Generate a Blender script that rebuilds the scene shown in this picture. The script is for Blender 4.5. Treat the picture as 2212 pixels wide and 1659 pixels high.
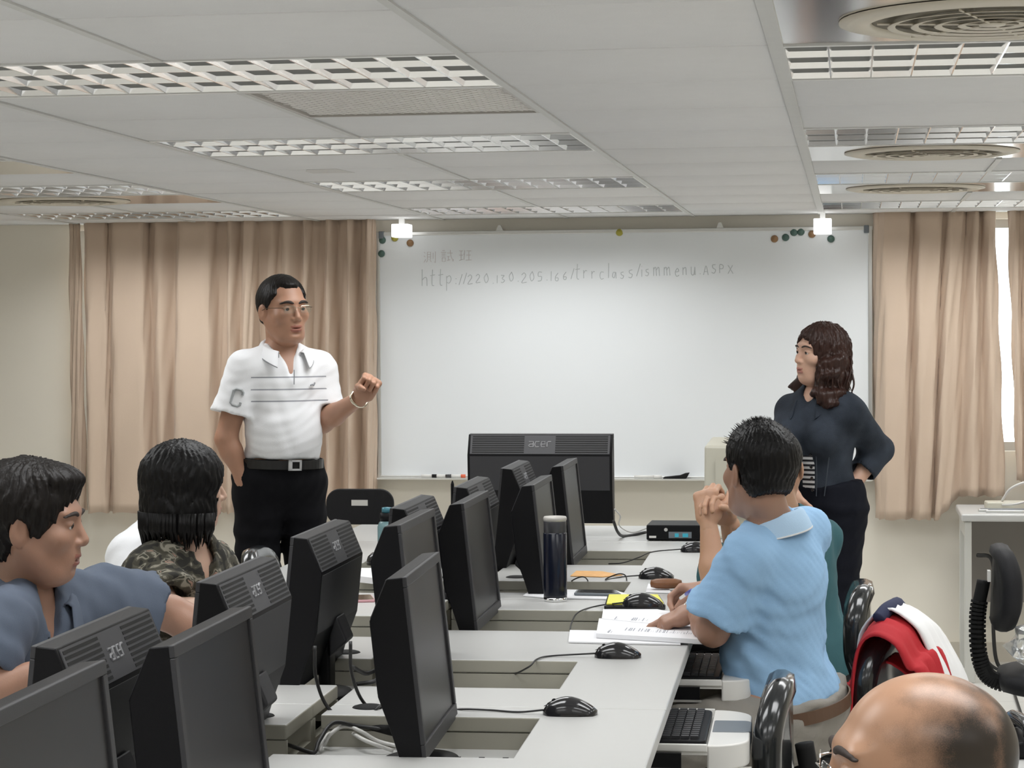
import bpy, bmesh, math, random
import numpy as np
from mathutils import Vector, Matrix, Euler
random.seed(7); np.random.seed(7)
for o in list(bpy.data.objects): bpy.data.objects.remove(o)
SC = bpy.context.scene; COL = SC.collection
PI = math.pi

# ------------------------------------------------------------------ camera
F = 4900.0; CX, CY = 1106.0, 829.5; CAMZ = 1.56
YAW = math.atan(735/4900); PITCH = -math.atan(118/4900); ROLL = -0.006
cam = bpy.data.cameras.new('camera'); camo = bpy.data.objects.new('camera', cam); COL.objects.link(camo)
cam.sensor_width = 36.0; cam.lens = F/2212*36.0; cam.clip_start = 0.05; cam.clip_end = 200
CAMR = Matrix.Rotation(YAW,3,'Z') @ Matrix.Rotation(PI/2+PITCH,3,'X') @ Matrix.Rotation(ROLL,3,'Z')
camo.matrix_world = Matrix.Translation((0,0,CAMZ)) @ CAMR.to_4x4()
SC.camera = camo
# ------------------------------------------------------------------ world and exposure
w = bpy.data.worlds.new('world'); SC.world = w; w.use_nodes = True
w.node_tree.nodes['Background'].inputs[0].default_value = (0.93,0.97,1.0,1)
w.node_tree.nodes['Background'].inputs[1].default_value = 6.0
SC.view_settings.view_transform = 'Standard'; SC.view_settings.look = 'None'
SC.view_settings.exposure = 0.0; SC.view_settings.gamma = 1.0
SC.view_settings.use_curve_mapping = False
LAMP_POWER = 11.5; LAMP_SPREAD = math.radians(150)

# a pixel gives a direction; the distance comes from a plane or a depth
def ray(x, y): return CAMR @ Vector(((x-CX)/F, -(y-CY)/F, -1.0))
C0 = Vector((0,0,CAMZ))
def at_z(x, y, z): d = ray(x,y); return C0 + d*((z-CAMZ)/d.z)
def at_y(x, y, Y): d = ray(x,y); return C0 + d*(Y/d.y)
def at_x(x, y, X): d = ray(x,y); return C0 + d*(X/d.x)

# ------------------------------------------------------------------ materials
MATS = {}
def mat(name, col, rough=0.5, metal=0.0, bump=0.0, bscale=200.0, var=0.0, vscale=6.0, spec=0.5, coat=0.0, alpha=1.0, trans=0.0, emit=None, estr=0.0, stretch=None, sheen=0.0):
    m = bpy.data.materials.new(name); m.use_nodes = True
    nt = m.node_tree; N = nt.nodes; L = nt.links; b = N['Principled BSDF']
    c = (*col, 1.0)
    b.inputs['Base Color'].default_value = c
    b.inputs['Roughness'].default_value = rough; b.inputs['Metallic'].default_value = metal
    b.inputs['Specular IOR Level'].default_value = spec
    b.inputs['Coat Weight'].default_value = coat; b.inputs['Coat Roughness'].default_value = 0.12
    b.inputs['Transmission Weight'].default_value = trans
    b.inputs['Sheen Weight'].default_value = sheen
    b.inputs['Alpha'].default_value = alpha
    if emit: b.inputs['Emission Color'].default_value = (*emit,1); b.inputs['Emission Strength'].default_value = estr
    tc = N.new('ShaderNodeTexCoord'); src = tc.outputs['Object']
    if stretch:
        mp = N.new('ShaderNodeMapping'); mp.inputs['Scale'].default_value = stretch; L.new(src, mp.inputs[0]); src = mp.outputs[0]
    if var > 0:
        n = N.new('ShaderNodeTexNoise'); n.inputs['Scale'].default_value = vscale; n.inputs['Detail'].default_value = 4; L.new(src, n.inputs['Vector'])
        mx = N.new('ShaderNodeMix'); mx.data_type = 'RGBA'; mx.blend_type = 'MIX'
        mx.inputs[6].default_value = tuple(min(1,v*(1-var)) for v in col)+(1,); mx.inputs[7].default_value = tuple(min(1,v*(1+var)) for v in col)+(1,)
        L.new(n.outputs['Fac'], mx.inputs[0]); L.new(mx.outputs[2], b.inputs['Base Color'])
    if bump > 0:
        n2 = N.new('ShaderNodeTexNoise'); n2.inputs['Scale'].default_value = bscale; n2.inputs['Detail'].default_value = 3; L.new(src, n2.inputs['Vector'])
        bp = N.new('ShaderNodeBump'); bp.inputs['Strength'].default_value = bump; bp.inputs['Distance'].default_value = 0.002
        L.new(n2.outputs['Fac'], bp.inputs['Height']); L.new(bp.outputs[0], b.inputs['Normal'])
    MATS[name] = m
    return m
M = MATS
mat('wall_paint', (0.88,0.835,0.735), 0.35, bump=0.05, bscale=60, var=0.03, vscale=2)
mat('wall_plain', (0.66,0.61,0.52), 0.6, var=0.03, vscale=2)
mat('ceiling_tile', (0.76,0.76,0.755), 0.9, bump=0.35, bscale=260, var=0.025, vscale=14)
mat('ceiling_bar', (0.62,0.62,0.60), 0.5, var=0.05, vscale=20)
mat('joint_dark', (0.20,0.20,0.19), 0.9)
mat('floor_tile', (0.72,0.71,0.67), 0.28, var=0.03, vscale=9)
mat('floor_joint', (0.25,0.24,0.22), 0.9)
mat('curtain', (0.62,0.485,0.375), 0.85, bump=0.25, bscale=500, var=0.05, vscale=5, sheen=0.15)
mat('board', (0.86,0.89,0.91), 0.22, var=0.01, vscale=2)
mat('alu', (0.72,0.72,0.70), 0.35, metal=0.8)
mat('chrome', (0.86,0.86,0.86), 0.06, metal=1.0)
mat('panel_metal', (0.88,0.87,0.85), 0.16, metal=1.0, var=0.03, vscale=3)
mat('louver', (0.93,0.93,0.93), 0.16, metal=1.0)
mat('lamp_white', (0.85,0.85,0.83), 0.4)
mat('tube', (1,1,1), 0.4, emit=(1.0,0.98,0.95), estr=14.0)
mat('lamp_glow', (1,1,1), 0.4, emit=(1,1,1), estr=1.4)
mat('diffuser', (0.62,0.57,0.47), 0.45)
mat('diffuser_dark', (0.16,0.14,0.10), 0.7)
mat('grille_metal', (0.50,0.48,0.45), 0.4, metal=0.2)
mat('grille_rib', (0.80,0.78,0.75), 0.35, metal=0.2)
mat('silver_paint', (0.62,0.62,0.62), 0.25, metal=0.3)
mat('desk_top', (0.55,0.55,0.535), 0.33, bump=0.04, bscale=700, var=0.015, vscale=40)
mat('desk_side', (0.37,0.355,0.295), 0.45, var=0.02, vscale=10)
mat('desk_leg', (0.60,0.60,0.56), 0.4)
mat('panel_grey', (0.22,0.20,0.18), 0.6)
mat('black_plastic', (0.006,0.006,0.007), 0.45, bump=0.12, bscale=900, spec=0.18)
mat('vent_grey', (0.075,0.075,0.08), 0.5, bump=0.12, bscale=900, spec=0.3)
mat('lid_dark', (0.05,0.05,0.055), 0.3)
mat('grey_plastic', (0.040,0.040,0.043), 0.45, bump=0.12, bscale=900, spec=0.3)
mat('gloss_black', (0.015,0.015,0.017), 0.12, coat=0.5)
mat('slot_black', (0.006,0.006,0.006), 0.7)
mat('screen', (0.026,0.0255,0.027), 0.34, bump=0.02, bscale=1500, spec=0.22)
mat('logo', (0.26,0.26,0.27), 0.4)
mat('white_plastic', (0.72,0.71,0.68), 0.35)
mat('beige_plastic', (0.58,0.56,0.47), 0.4)
mat('grey_insert', (0.16,0.18,0.20), 0.45)
mat('paper', (0.86,0.86,0.88), 0.8)
mat('paper_edge', (0.70,0.70,0.72), 0.8)
mat('ink', (0.35,0.36,0.40), 0.8)
mat('marker_ink', (0.56,0.59,0.60), 0.7)
mat('marker_ink_red', (0.66,0.61,0.61), 0.7)
mat('rubber', (0.010,0.010,0.010), 0.75, spec=0.25)
mat('cable_black', (0.02,0.02,0.02), 0.45)
mat('cable_white', (0.66,0.65,0.62), 0.4)
mat('vinyl', (0.010,0.012,0.014), 0.18, coat=0.6, bump=0.1, bscale=25)
mat('chair_fabric', (0.014,0.014,0.016), 0.6, spec=0.25, bump=0.3, bscale=400)
mat('red_cloth', (0.45,0.012,0.02), 0.8, bump=0.3, bscale=60)
mat('white_cloth', (0.80,0.80,0.80), 0.8, bump=0.2, bscale=60)
mat('navy_cloth', (0.015,0.02,0.06), 0.8, bump=0.3, bscale=60)
mat('glass', (0.9,0.95,0.95), 0.03, trans=1.0)
mat('clear_plastic', (0.85,0.87,0.88), 0.12, trans=0.85, bump=1.0, bscale=40)
mat('teal_plastic', (0.25,0.42,0.45), 0.25, trans=0.4)
mat('teal_cap', (0.06,0.22,0.28), 0.3)
mat('navy_metal', (0.005,0.007,0.016), 0.25, coat=0.35, spec=0.3)
mat('yellow_print', (0.75,0.72,0.08), 0.5)
mat('orange_print', (0.80,0.42,0.14), 0.5, var=0.3, vscale=40)
mat('brown_leather', (0.22,0.09,0.035), 0.45, var=0.25, vscale=40)
mat('pink', (0.62,0.12,0.20), 0.5)
mat('pink_plastic', (0.65,0.35,0.38), 0.4)
mat('cyan', (0.05,0.45,0.60), 0.4)
mat('orange_red', (0.75,0.14,0.06), 0.4)
mat('blue_pen', (0.10,0.12,0.40), 0.4)
mat('magnet_green', (0.07,0.13,0.11), 0.4)
mat('magnet_yellow', (0.42,0.38,0.06), 0.4)
mat('magnet_brown', (0.30,0.17,0.08), 0.4)
mat('window_frame', (0.55,0.55,0.54), 0.4, metal=0.4)
mat('gold_metal', (0.75,0.68,0.55), 0.2, metal=1.0)

# ------------------------------------------------------------------ mesh helpers
class MB:
    def __init__(s): s.v=[]; s.f=[]; s.m=[]
    def add(s, vs, fs, mi=0):
        k=len(s.v); s.v += [tuple(p) for p in vs]; s.f += [tuple(i+k for i in f) for f in fs]; s.m += [mi]*len(fs); return s
    def box(s, x0,x1,y0,y1,z0,z1, mi=0):
        return s.add([(x0,y0,z0),(x1,y0,z0),(x1,y1,z0),(x0,y1,z0),(x0,y0,z1),(x1,y0,z1),(x1,y1,z1),(x0,y1,z1)],
              [(3,2,1,0),(4,5,6,7),(0,1,5,4),(1,2,6,5),(2,3,7,6),(3,0,4,7)], mi)
    def prism(s, poly, a0, a1, axis='y', mi=0):
        # poly: 2D list; axis = extrusion axis. x:(y,z) y:(x,z) z:(x,y)
        n=len(poly)
        def P(p,a): return {'x':(a,p[0],p[1]),'y':(p[0],a,p[1]),'z':(p[0],p[1],a)}[axis]
        vs=[P(p,a0) for p in poly]+[P(p,a1) for p in poly]
        fs=[tuple(range(n-1,-1,-1)), tuple(range(n,2*n))]+[(i,(i+1)%n,n+(i+1)%n,n+i) for i in range(n)]
        return s.add(vs,fs,mi)
    def tube(s, pts, r, n=8, mi=0, cap=True, r2=None):
        pts=[Vector(p) for p in pts]; k=len(s.v); N=len(pts); up=None
        for i,p in enumerate(pts):
            t=(pts[min(i+1,N-1)]-pts[max(i-1,0)]).normalized()
            if up is None: up=t.orthogonal().normalized()
            up=(up-t*up.dot(t)); up = up.normalized() if up.length>1e-6 else t.orthogonal().normalized()
            b=t.cross(up); rr=r if not hasattr(r,'__len__') else r[i]
            for j in range(n):
                a=2*PI*j/n; s.v.append(tuple(p+up*(rr*math.cos(a))+b*((r2 or rr)*math.sin(a))))
        for i in range(N-1):
            for j in range(n):
                s.f.append((k+i*n+j,k+i*n+(j+1)%n,k+(i+1)*n+(j+1)%n,k+(i+1)*n+j)); s.m.append(mi)
        if cap:
            s.f.append(tuple(k+j for j in range(n-1,-1,-1))); s.m.append(mi)
            s.f.append(tuple(k+(N-1)*n+j for j in range(n))); s.m.append(mi)
        return s
    def lathe(s, prof, n=24, c=(0,0,0), mi=0, sx=1.0, sy=1.0, cap=True):
        k=len(s.v); N=len(prof)
        for (r,z) in prof:
            for j in range(n):
                a=2*PI*j/n; s.v.append((c[0]+sx*r*math.cos(a),c[1]+sy*r*math.sin(a),c[2]+z))
        for i in range(N-1):
            for j in range(n):
                s.f.append((k+i*n+j,k+i*n+(j+1)%n,k+(i+1)*n+(j+1)%n,k+(i+1)*n+j)); s.m.append(mi)
        if cap:
            s.f.append(tuple(k+j for j in range(n-1,-1,-1))); s.m.append(mi)
            s.f.append(tuple(k+(N-1)*n+j for j in range(n))); s.m.append(mi)
        return s
    def xf(s, mtx):
        s.v=[tuple(mtx @ Vector(p)) for p in s.v]; return s
    def build(s, name, mats, parent=None, smooth=False, bevel=0.0, seg=2, off=None, sub=0, solid=0.0):
        me=bpy.data.meshes.new(name)
        vs=s.v if off is None else [(p[0]-off[0],p[1]-off[1],p[2]-off[2]) for p in s.v]
        me.from_pydata(vs,[],s.f)
        if not isinstance(mats,(list,tuple)): mats=[mats]
        for m in mats: me.materials.append(M[m] if isinstance(m,str) else m)
        if len(mats)>1: me.polygons.foreach_set('material_index', s.m)
        me.update()
        bm=bmesh.new(); bm.from_mesh(me); bmesh.ops.recalc_face_normals(bm, faces=bm.faces); bm.to_mesh(me); bm.free()
        o=bpy.data.objects.new(name,me); COL.objects.link(o)
        if parent: o.parent=parent
        if solid: md=o.modifiers.new('s','SOLIDIFY'); md.thickness=solid; md.offset=0
        if bevel>0:
            md=o.modifiers.new('b','BEVEL'); md.width=bevel; md.segments=seg; md.limit_method='ANGLE'; md.angle_limit=math.radians(40)
        if sub: md=o.modifiers.new('u','SUBSURF'); md.levels=sub; md.render_levels=sub
        if smooth or bevel>0:
            me.polygons.foreach_set('use_smooth',[True]*len(me.polygons))
            if not smooth: 
                for e in me.edges: pass
        if bevel>0 and not smooth:
            md=o.modifiers.new('n','WEIGHTED_NORMAL'); md.keep_sharp=True
        return o
def tag(o, label=None, cat=None, group=None, kind=None):
    if label: o['label']=label
    if cat: o['category']=cat
    if group: o['group']=group
    if kind: o['kind']=kind
    return o
def empty(name, loc=(0,0,0), rz=0.0, label=None, cat=None, group=None):
    o=bpy.data.objects.new(name,None); COL.objects.link(o); o.location=loc; o.rotation_euler=(0,0,rz); o.empty_display_size=0.1
    return tag(o,label,cat,group)
def copy_tree(o, parent=None):
    c=o.copy(); COL.objects.link(c); c.parent=parent
    for ch in o.children: copy_tree(ch,c)
    return c
def rrect(w,h,r,n=5):
    out=[]
    for cx,cy,a0 in ((w/2-r,h/2-r,0),(-w/2+r,h/2-r,PI/2),(-w/2+r,-h/2+r,PI),(w/2-r,-h/2+r,3*PI/2)):
        for i in range(n+1):
            a=a0+PI/2*i/n; out.append((cx+r*math.cos(a),cy+r*math.sin(a)))
    return out
def smoothpath(pts, n=8):
    # Catmull-Rom
    P=[Vector(p) for p in pts]; P=[P[0]*2-P[1]]+P+[P[-1]*2-P[-2]]; out=[]
    for i in range(1,len(P)-2):
        p0,p1,p2,p3=P[i-1:i+3]
        for k in range(n):
            t=k/n
            out.append(0.5*((2*p1)+(p2-p0)*t+(2*p0-5*p1+4*p2-p3)*t*t+(3*p1-p0-3*p2+p3)*t**3))
    out.append(P[-2]); return out
def cable(name, pts, r, m, label, group=None, n=8, parent=None):
    o=MB().tube(smoothpath(pts,n), r, 8).build(name, m, parent, smooth=True)
    if parent is None: tag(o,label,'cable',group)
    return o
# ------------------------------------------------------------------ the room
YW=10.75; XL,XR=-5.2,3.4; YB=-2.6; ZC=2.09
GX0=-0.14; GY0=3.7; G=0.6
floor=MB().box(XL,XR,YB,YW,-0.05,-0.004).build('floor','floor_joint'); tag(floor,kind='structure')
tile_me=None
def instance(name, me, loc, parent, mods=None):
    o=bpy.data.objects.new(name,me); COL.objects.link(o); o.location=loc; o.parent=parent; return o
ft=MB().box(-.2985,.2985,-.2985,.2985,-.004,0).build('floor_tile','floor_tile',floor)
ft.location=(0.16,9.3,0); nf=0
for i in range(-7,5):
    for j in range(-19,3):
        x=0.16+.6*i; y=9.3+.6*j
        if (i,j)==(0,0) or x-.3<XL or x+.3>XR or y+.3>YW or y-.3<YB: continue
        if y<1.2: continue
        instance('floor_tile',ft.data,(x,y,0),floor)
for i in range(-8,6):
    x=0.16+.6*i
    if x-.3>XL and x+.3<XR: MB().box(x-.2985,x+.2985,10.2015,YW-.012,-.004,0).build('floor_tile','floor_tile',floor)
MB().box(XL,XR,YB,0.9,-.004,0).build('floor_sheet','floor_tile',floor)

# front wall with two window openings behind the curtains
WIN=[(-3.80,-2.35,0.98,2.06),(0.30,1.75,0.98,2.06)]
mb=MB(); xs=XL
for (a,b,z0,z1) in WIN:
    mb.box(xs,a,YW,YW+.16,-.05,2.5); mb.box(a,b,YW,YW+.16,-.05,z0); mb.box(a,b,YW,YW+.16,z1,2.5); xs=b
mb.box(xs,XR,YW,YW+.16,-.05,2.5)
wf=mb.build('wall_front','wall_paint'); tag(wf,kind='structure')
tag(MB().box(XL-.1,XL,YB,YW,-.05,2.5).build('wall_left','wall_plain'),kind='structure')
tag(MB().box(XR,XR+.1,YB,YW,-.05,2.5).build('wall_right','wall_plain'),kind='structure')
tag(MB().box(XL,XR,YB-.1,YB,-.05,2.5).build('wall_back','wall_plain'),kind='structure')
for k,(a,b,z0,z1) in enumerate(WIN):
    e=empty('window_%d'%(k+1),((a+b)/2,YW+.1,z0)); tag(e,kind='structure')
    wd=b-a; h=z1-z0; mb=MB()
    for (x0,x1,q0,q1) in ((-wd/2,-wd/2+.04,0,h),(wd/2-.04,wd/2,0,h),(-.02,.02,.04,h-.04),(-wd/2+.04,wd/2-.04,0,.04),(-wd/2+.04,wd/2-.04,h-.04,h)):
        mb.box(x0,x1,-.02,.02,q0,q1)
    mb.build('window_frame','window_frame',e)
    for x0,x1 in ((-wd/2+.04,-.02),(.02,wd/2-.04)): MB().box(x0,x1,-.003,.003,.04,h-.04).build('pane','glass',e)
tag(MB().box(XL,XR,YW-.012,YW,0,.09).build('baseboard_front','wall_plain'),kind='structure')

# ceiling: slab, tiles, bars
ceil=MB().box(XL,XR,YB,YW,ZC+.012,ZC+.30).build('ceiling','joint_dark'); tag(ceil,kind='structure')
# light places: (column, row) of the 0.6 m grid; columns count from GX0
lamp_cols=[-6,-3,0,3]          # each lamp covers two columns starting here
lamp_rows=[-8,-5,-2,1,4,7,10]  # rows from GY0
blocked=set()
for c in lamp_cols:
    for r in lamp_rows:
        blocked|={(c,r),(c+1,r)}
diff_cells=[(0,0),(1,0),(0,5),(1,5),(0,8),(1,8),(-6,8),(-5,8),(-6,5),(-5,5)]
grille_cells=[(-2,2)]
blocked|=set(diff_cells)|set(grille_cells)
tm=MB().box(-.2945,.2945,-.2965,.2965,0,.012).build('ceiling_tile','ceiling_tile',ceil,bevel=.0025,seg=1)
rnd=random.Random(3); first=True
cmin=int(math.floor((XL-GX0)/G))+1; cmax=int((XR-GX0)/G)-1
joined=MB()
for c in range(cmin,cmax+1):
    for r in range(-10,12):
        if (c,r) in blocked: continue
        x=GX0+G*c+.3; y=GY0+G*r+.3
        d=.3
        if y+.3>YW: 
            joined.box(x-.2945,x+.2945,y-.298,YW-.002,ZC,ZC+.012); continue
        if y<2.4 or x<-4.4 or x>2.2:
            joined.box(x-.2945,x+.2945,y-.298,y+.298,ZC,ZC+.012); continue
        if first: tm.location=(x,y,ZC); first=False; continue
        o=instance('ceiling_tile',tm.data,(x,y,ZC+rnd.uniform(-.0008,.0012)),ceil)
        md=o.modifiers.new('b','BEVEL'); md.width=.0025; md.segments=1
        o.rotation_euler=(rnd.uniform(-.0012,.0012),rnd.uniform(-.0012,.0012),PI*rnd.randint(0,1))
jo=joined.build('ceiling_tile','ceiling_tile',ceil); jo['kind']='stuff'
MB().box(XL,GX0+G*cmin-.006,YB,YW,ZC,ZC+.012).build('ceiling_edge_panel','ceiling_tile',ceil)
MB().box(GX0+G*(cmax+1)+.006,XR,YB,YW,ZC,ZC+.012).build('ceiling_edge_panel','ceiling_tile',ceil)
for c in range(cmin,cmax+2):
    wd=.014 if c==0 else .009; x=GX0+G*c; y0=YB
    spans=[]
    for r in range(-11,13):
        a_,b_=GY0+G*r,min(GY0+G*(r+1),YW-.004)
        if a_<YB or a_>=b_: continue
        mid=(c-1 in lamp_cols and r in lamp_rows) or ((c-1,r) in diff_cells and (c,r) in diff_cells)
        if mid: continue
        if spans and abs(spans[-1][1]-a_)<1e-6: spans[-1][1]=b_
        else: spans.append([a_,b_])
    for a_,b_ in spans:
        o=MB().box(-wd,wd,a_+.001,b_-.001,0,.006).build('grid_bar','ceiling_bar',ceil); o.location=(x,0,ZC-.004)
# thin patch on one tile, a darker grey than the tile
p=at_z(705,370,ZC-.0015)
st=MB().prism([(-.07,.10),(.075,.10),(.055,-.09),(-.05,-.07),(-.075,.02)],0,.0008,'z').build('ceiling_patch','ceiling_bar',ceil); st.location=(p.x,p.y,ZC-.001)

# recessed lamps with mirror louvres
def make_lamp():
    t=empty('ceiling_lamp',(0,0,ZC))
    L_,W_,H_=1.186,.586,.085
    mb=MB(); a,b=L_/2,W_/2
    mb.box(-a,a,-b,b,H_,H_+.004); mb.box(-a,-a+.004,-b,b,0,H_); mb.box(a-.004,a,-b,b,0,H_); mb.box(-a,a,-b,-b+.004,0,H_); mb.box(-a,a,b-.004,b,0,H_)
    mb.build('housing','lamp_white',t)
    mb=MB()
    for s in (-1,1):
        mb.box(-a,a,s*b-.008,s*b+.008,-.003,.002); mb.box(s*a-.008,s*a+.008,-b,b,-.003,.002)
    mb.build('frame','lamp_white',t)
    for k in (-1,0,1):
        tb=MB().tube([(-a+.03,k*.19,.064),(a-.03,k*.19,.064)],.013,10).build('tube','tube',t,smooth=True)
    # longitudinal blades
    for k in range(4):
        y=-b+.008+k*(2*b-.016)/3
        w1=.014
        MB().prism([(y-.0015,.0),(y+.0015,0),(y+w1,.05),(y-w1,.05)],-a+.006,a-.006,'x').build('long_blade','louver',t)
    n=14; cw=(2*a-.012)/n; me=None
    for row in range(3):
        y0=-b+.008+row*(2*b-.016)/3; y1=y0+(2*b-.016)/3
        for i in range(n+1):
            x=-a+.006+i*cw
            if me is None:
                o=MB().prism([(-.0015,0),(.0015,0),(.017,.05),(-.017,.05)],0,y1-y0,'y').build('cross_blade','louver',t); me=o.data
            else: o=instance('cross_blade',me,(0,0,0),t)
            o.location=(x,y0,0)
    l=bpy.data.lights.new('lamp_light','AREA'); l.shape='RECTANGLE'; l.size=1.12; l.size_y=.52; l.energy=LAMP_POWER; l.spread=LAMP_SPREAD; l.color=(0.985,0.995,1.0)
    lo=bpy.data.objects.new('lamp_light',l); COL.objects.link(lo); lo.parent=t; lo.location=(0,0,-.002)
    return t
LAMPL={(-3,1):'recessed louvre lamp touching the patterned metal air grille',(-3,4):'recessed louvre lamp one tile beyond the patterned air grille',(-3,7):'recessed louvre lamp above the standing man, past the tile with a grey patch',(-3,10):'recessed louvre lamp closest to the whiteboard centre',
(-6,10):'recessed louvre lamp closest to the wide left curtain',(-6,7):'recessed louvre lamp over the cream wall side, before the air outlet',(0,1):'recessed louvre lamp along the wide bar with plain tiles beyond it',(0,4):'recessed louvre lamp along the wide bar, just before an air outlet',(0,7):'recessed louvre lamp between two round air outlets by the window side',(0,10):'recessed louvre lamp nearest the bright window gap'}
lamp0=make_lamp(); fi=True
for c in lamp_cols:
    for r in lamp_rows:
        x=GX0+G*c+.6; y=GY0+G*r+.3
        if fi: o=lamp0; fi=False
        else: o=copy_tree(lamp0)
        o.location=(x,y,ZC)
        tag(o,LAMPL.get((c,r),'recessed louvre lamp further along the ceiling, away from the whiteboard'),'ceiling lamp','recessed louvre lamps in the ceiling')

# polished panels with round air outlets
def diffuser(x,y,label,group,px_=0):
    t=empty('air_outlet',(x,y,ZC),0,label,'air vent',group)
    MB().box(-.592-px_,.592-px_,-.294,.294,0,.01).build('panel','panel_metal',t)
    mb=MB().lathe([(.262,-.001),(.262,-.004),(.240,-.009),(.212,-.009),(.206,-.002),(.206,.006),(.256,.006)],48,cap=False); mb.build('rim','diffuser',t,smooth=True)
    MB().lathe([(.0005,-.001),(.206,-.001),(.206,.004),(.0005,.004)],40,cap=False).build('recess','diffuser_dark',t)
    for r0 in (.165,.125,.085,.045):
        MB().lathe([(r0,-.0100),(r0+.012,-.0125),(r0+.014,-.0115),(r0+.002,-.0090),(r0,-.0100)],40,cap=False).build('ring','diffuser',t,smooth=True)
    for k in range(3):
        a=k*PI/3+.2; MB().tube([(.20*math.cos(a),.20*math.sin(a),-.0095),(-.20*math.cos(a),-.20*math.sin(a),-.0095)],.0022,6).build('spoke','diffuser',t)
    MB().lathe([(.0005,-.0125),(.022,-.012),(.024,-.009),(.0005,-.008)],24,cap=False).build('hub','diffuser',t,smooth=True)
    return t
for (c,r,l) in ((0,0,'round beige air outlet in the polished panel touching a louvre lamp'),(0,5,'round air outlet in a polished panel above the curtained window side, between two louvre lamps'),(0,8,'round air outlet in the polished panel closest to the front curtains beside the window gap'),(-6,8,'round air outlet in a polished panel above the left curtains'),(-6,5,'round air outlet in a polished panel over the plain cream wall side')):
    o_=-.22 if c==0 else 0; diffuser(GX0+G*c+.6+o_,GY0+G*r+.3,l,'round air outlets in the ceiling',o_)

# patterned metal air grille
gx,gy=GX0-2*G+.3+.6,GY0+2*G+.3
gx=GX0-.9-.0; t=empty('ceiling_grille',(GX0-1.2+.3,gy,ZC),0,'grey embossed metal ventilation grille set flush between ceiling tiles','air grille')
MB().box(-.292,.292,-.294,.294,.004,.012).build('plate','grille_metal',t)
mb=MB()
for s in (-1,1): mb.box(-.294,.294,s*.290-.006,s*.290+.006,-.003,.006); mb.box(s*.288-.006,s*.288+.006,-.284,.284,-.003,.006)
mb.build('grille_frame','grille_metal',t)
ribs=MB(); dash=MB()
for k in range(-18,19):
    x=k*.0295
    for part in range(1):
        a=(x-.16,-.28); b=(x+.16,.28)
        # clip in x
        pts=[]
        for q in np.linspace(0,1,15):
            px_=a[0]+(b[0]-a[0])*q; py_=a[1]+(b[1]-a[1])*q
            if abs(px_)<.282: pts.append((px_,py_,.003))
        if len(pts)>1: ribs.tube([pts[0],pts[-1]],.0022,5)
    for q in np.linspace(.02,.98,26):
        px_=x+.0147-.16+.32*q; py_=-.28+.56*q
        if abs(px_)<.275: dash.box(px_-.0065,px_+.0065,py_-.0045,py_+.0045,.0015,.004)
ribs.build('rib','grille_rib',t)['kind']='stuff'; dash.build('stud','grille_rib',t)['kind']='stuff'

# ------------------------------------------------------------------ whiteboard
YBD=YW-.075
def wpx(x,y,Y): return at_y(x,y,Y)
a=wpx(815,507,YBD); b=wpx(1881,1033,YBD)
x0,x1,z1,z0=a.x,b.x,2.018,.858
wb=empty('whiteboard',((x0+x1)/2,YBD+.02,z0),0,'large white marker board on the front wall with a pen ledge','whiteboard')
WX=(x1-x0)/2; WH=z1-z0
MB().box(-WX,WX,-.006,.012,0,WH).build('board','board',wb)
for (q0,q1,r0,r1) in ((-WX-.012,WX+.012,WH-.006,WH+.012),(-WX-.012,WX+.012,-.014,.004)):
    MB().box(q0,q1,-.014,.014,r0,r1).build('frame_rail','alu',wb,bevel=.003)
for s in (-1,1): MB().box(s*WX-.010,s*WX+.010,-.014,.014,0,WH).build('frame_rail','alu',wb,bevel=.003)
MB().prism([(-.006,-.012),(-.07,-.012),(-.074,-.004),(-.068,-.006),(-.006,-.004)],-WX,WX,'x').build('pen_ledge','alu',wb)
for s in (-1,1): MB().box(s*WX*.985-.012,s*WX*.985+.012,-.02,.02,WH-.02,WH+.016).build('corner_cap','grey_insert',wb,bevel=.003)
for xx in (1078,1555): 
    p=wpx(xx,497,YBD); MB().prism([(-.018,0),(.018,0),(.006,.028),(-.006,.028)],-.008,.008,'y').build('hanger','alu',wb).location=(p.x-wb.location.x,0,WH+.01)
yf=YBD+.02-.006   # board face
# magnets
mags=[(826,519,'magnet_green'),(824,548,'magnet_green'),(853,514,'magnet_yellow'),(886,525,'magnet_brown'),(1338,502,'magnet_yellow'),(1673,516,'magnet_brown'),(1697,513,'magnet_green'),(1715,502,'magnet_green'),(1730,501,'magnet_green'),(1754,506,'magnet_brown'),(1795,516,'magnet_green')]
MAGL=['dark green magnet at the very corner of the whiteboard by the pleated curtain','dark green magnet just below the corner magnet by the curtain','yellow magnet beside the dark green corner magnets','brown magnet above the handwritten characters','lone yellow magnet in the middle of the whiteboard top','brown magnet starting the cluster at the window end of the board','single dark green magnet beside the touching pair','dark green magnet of the touching pair, by the single one','dark green magnet of the touching pair, by the brown one','brown magnet between the touching pair and the last green one','dark green magnet under the lamp box at the window end']
for (x,y,mm) in mags:
    p=wpx(x,y,yf); o=MB().lathe([(.0005,-.014),(.010,-.013),(.0165,-.007),(.0175,0),(.0005,0)],20,cap=False).build('magnet',[mm],smooth=True)
    o.rotation_euler=(-PI/2,0,0); o.location=(p.x,yf,p.z)
    o.rotation_euler=(-PI/2,0,0)
    tag(o,MAGL[mags.index((x,y,mm))],'magnet','round magnets on the whiteboard')
for o in [q for q in COL.objects if q.name.startswith('magnet')]: o.rotation_euler=(-PI/2,0,0)
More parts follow.
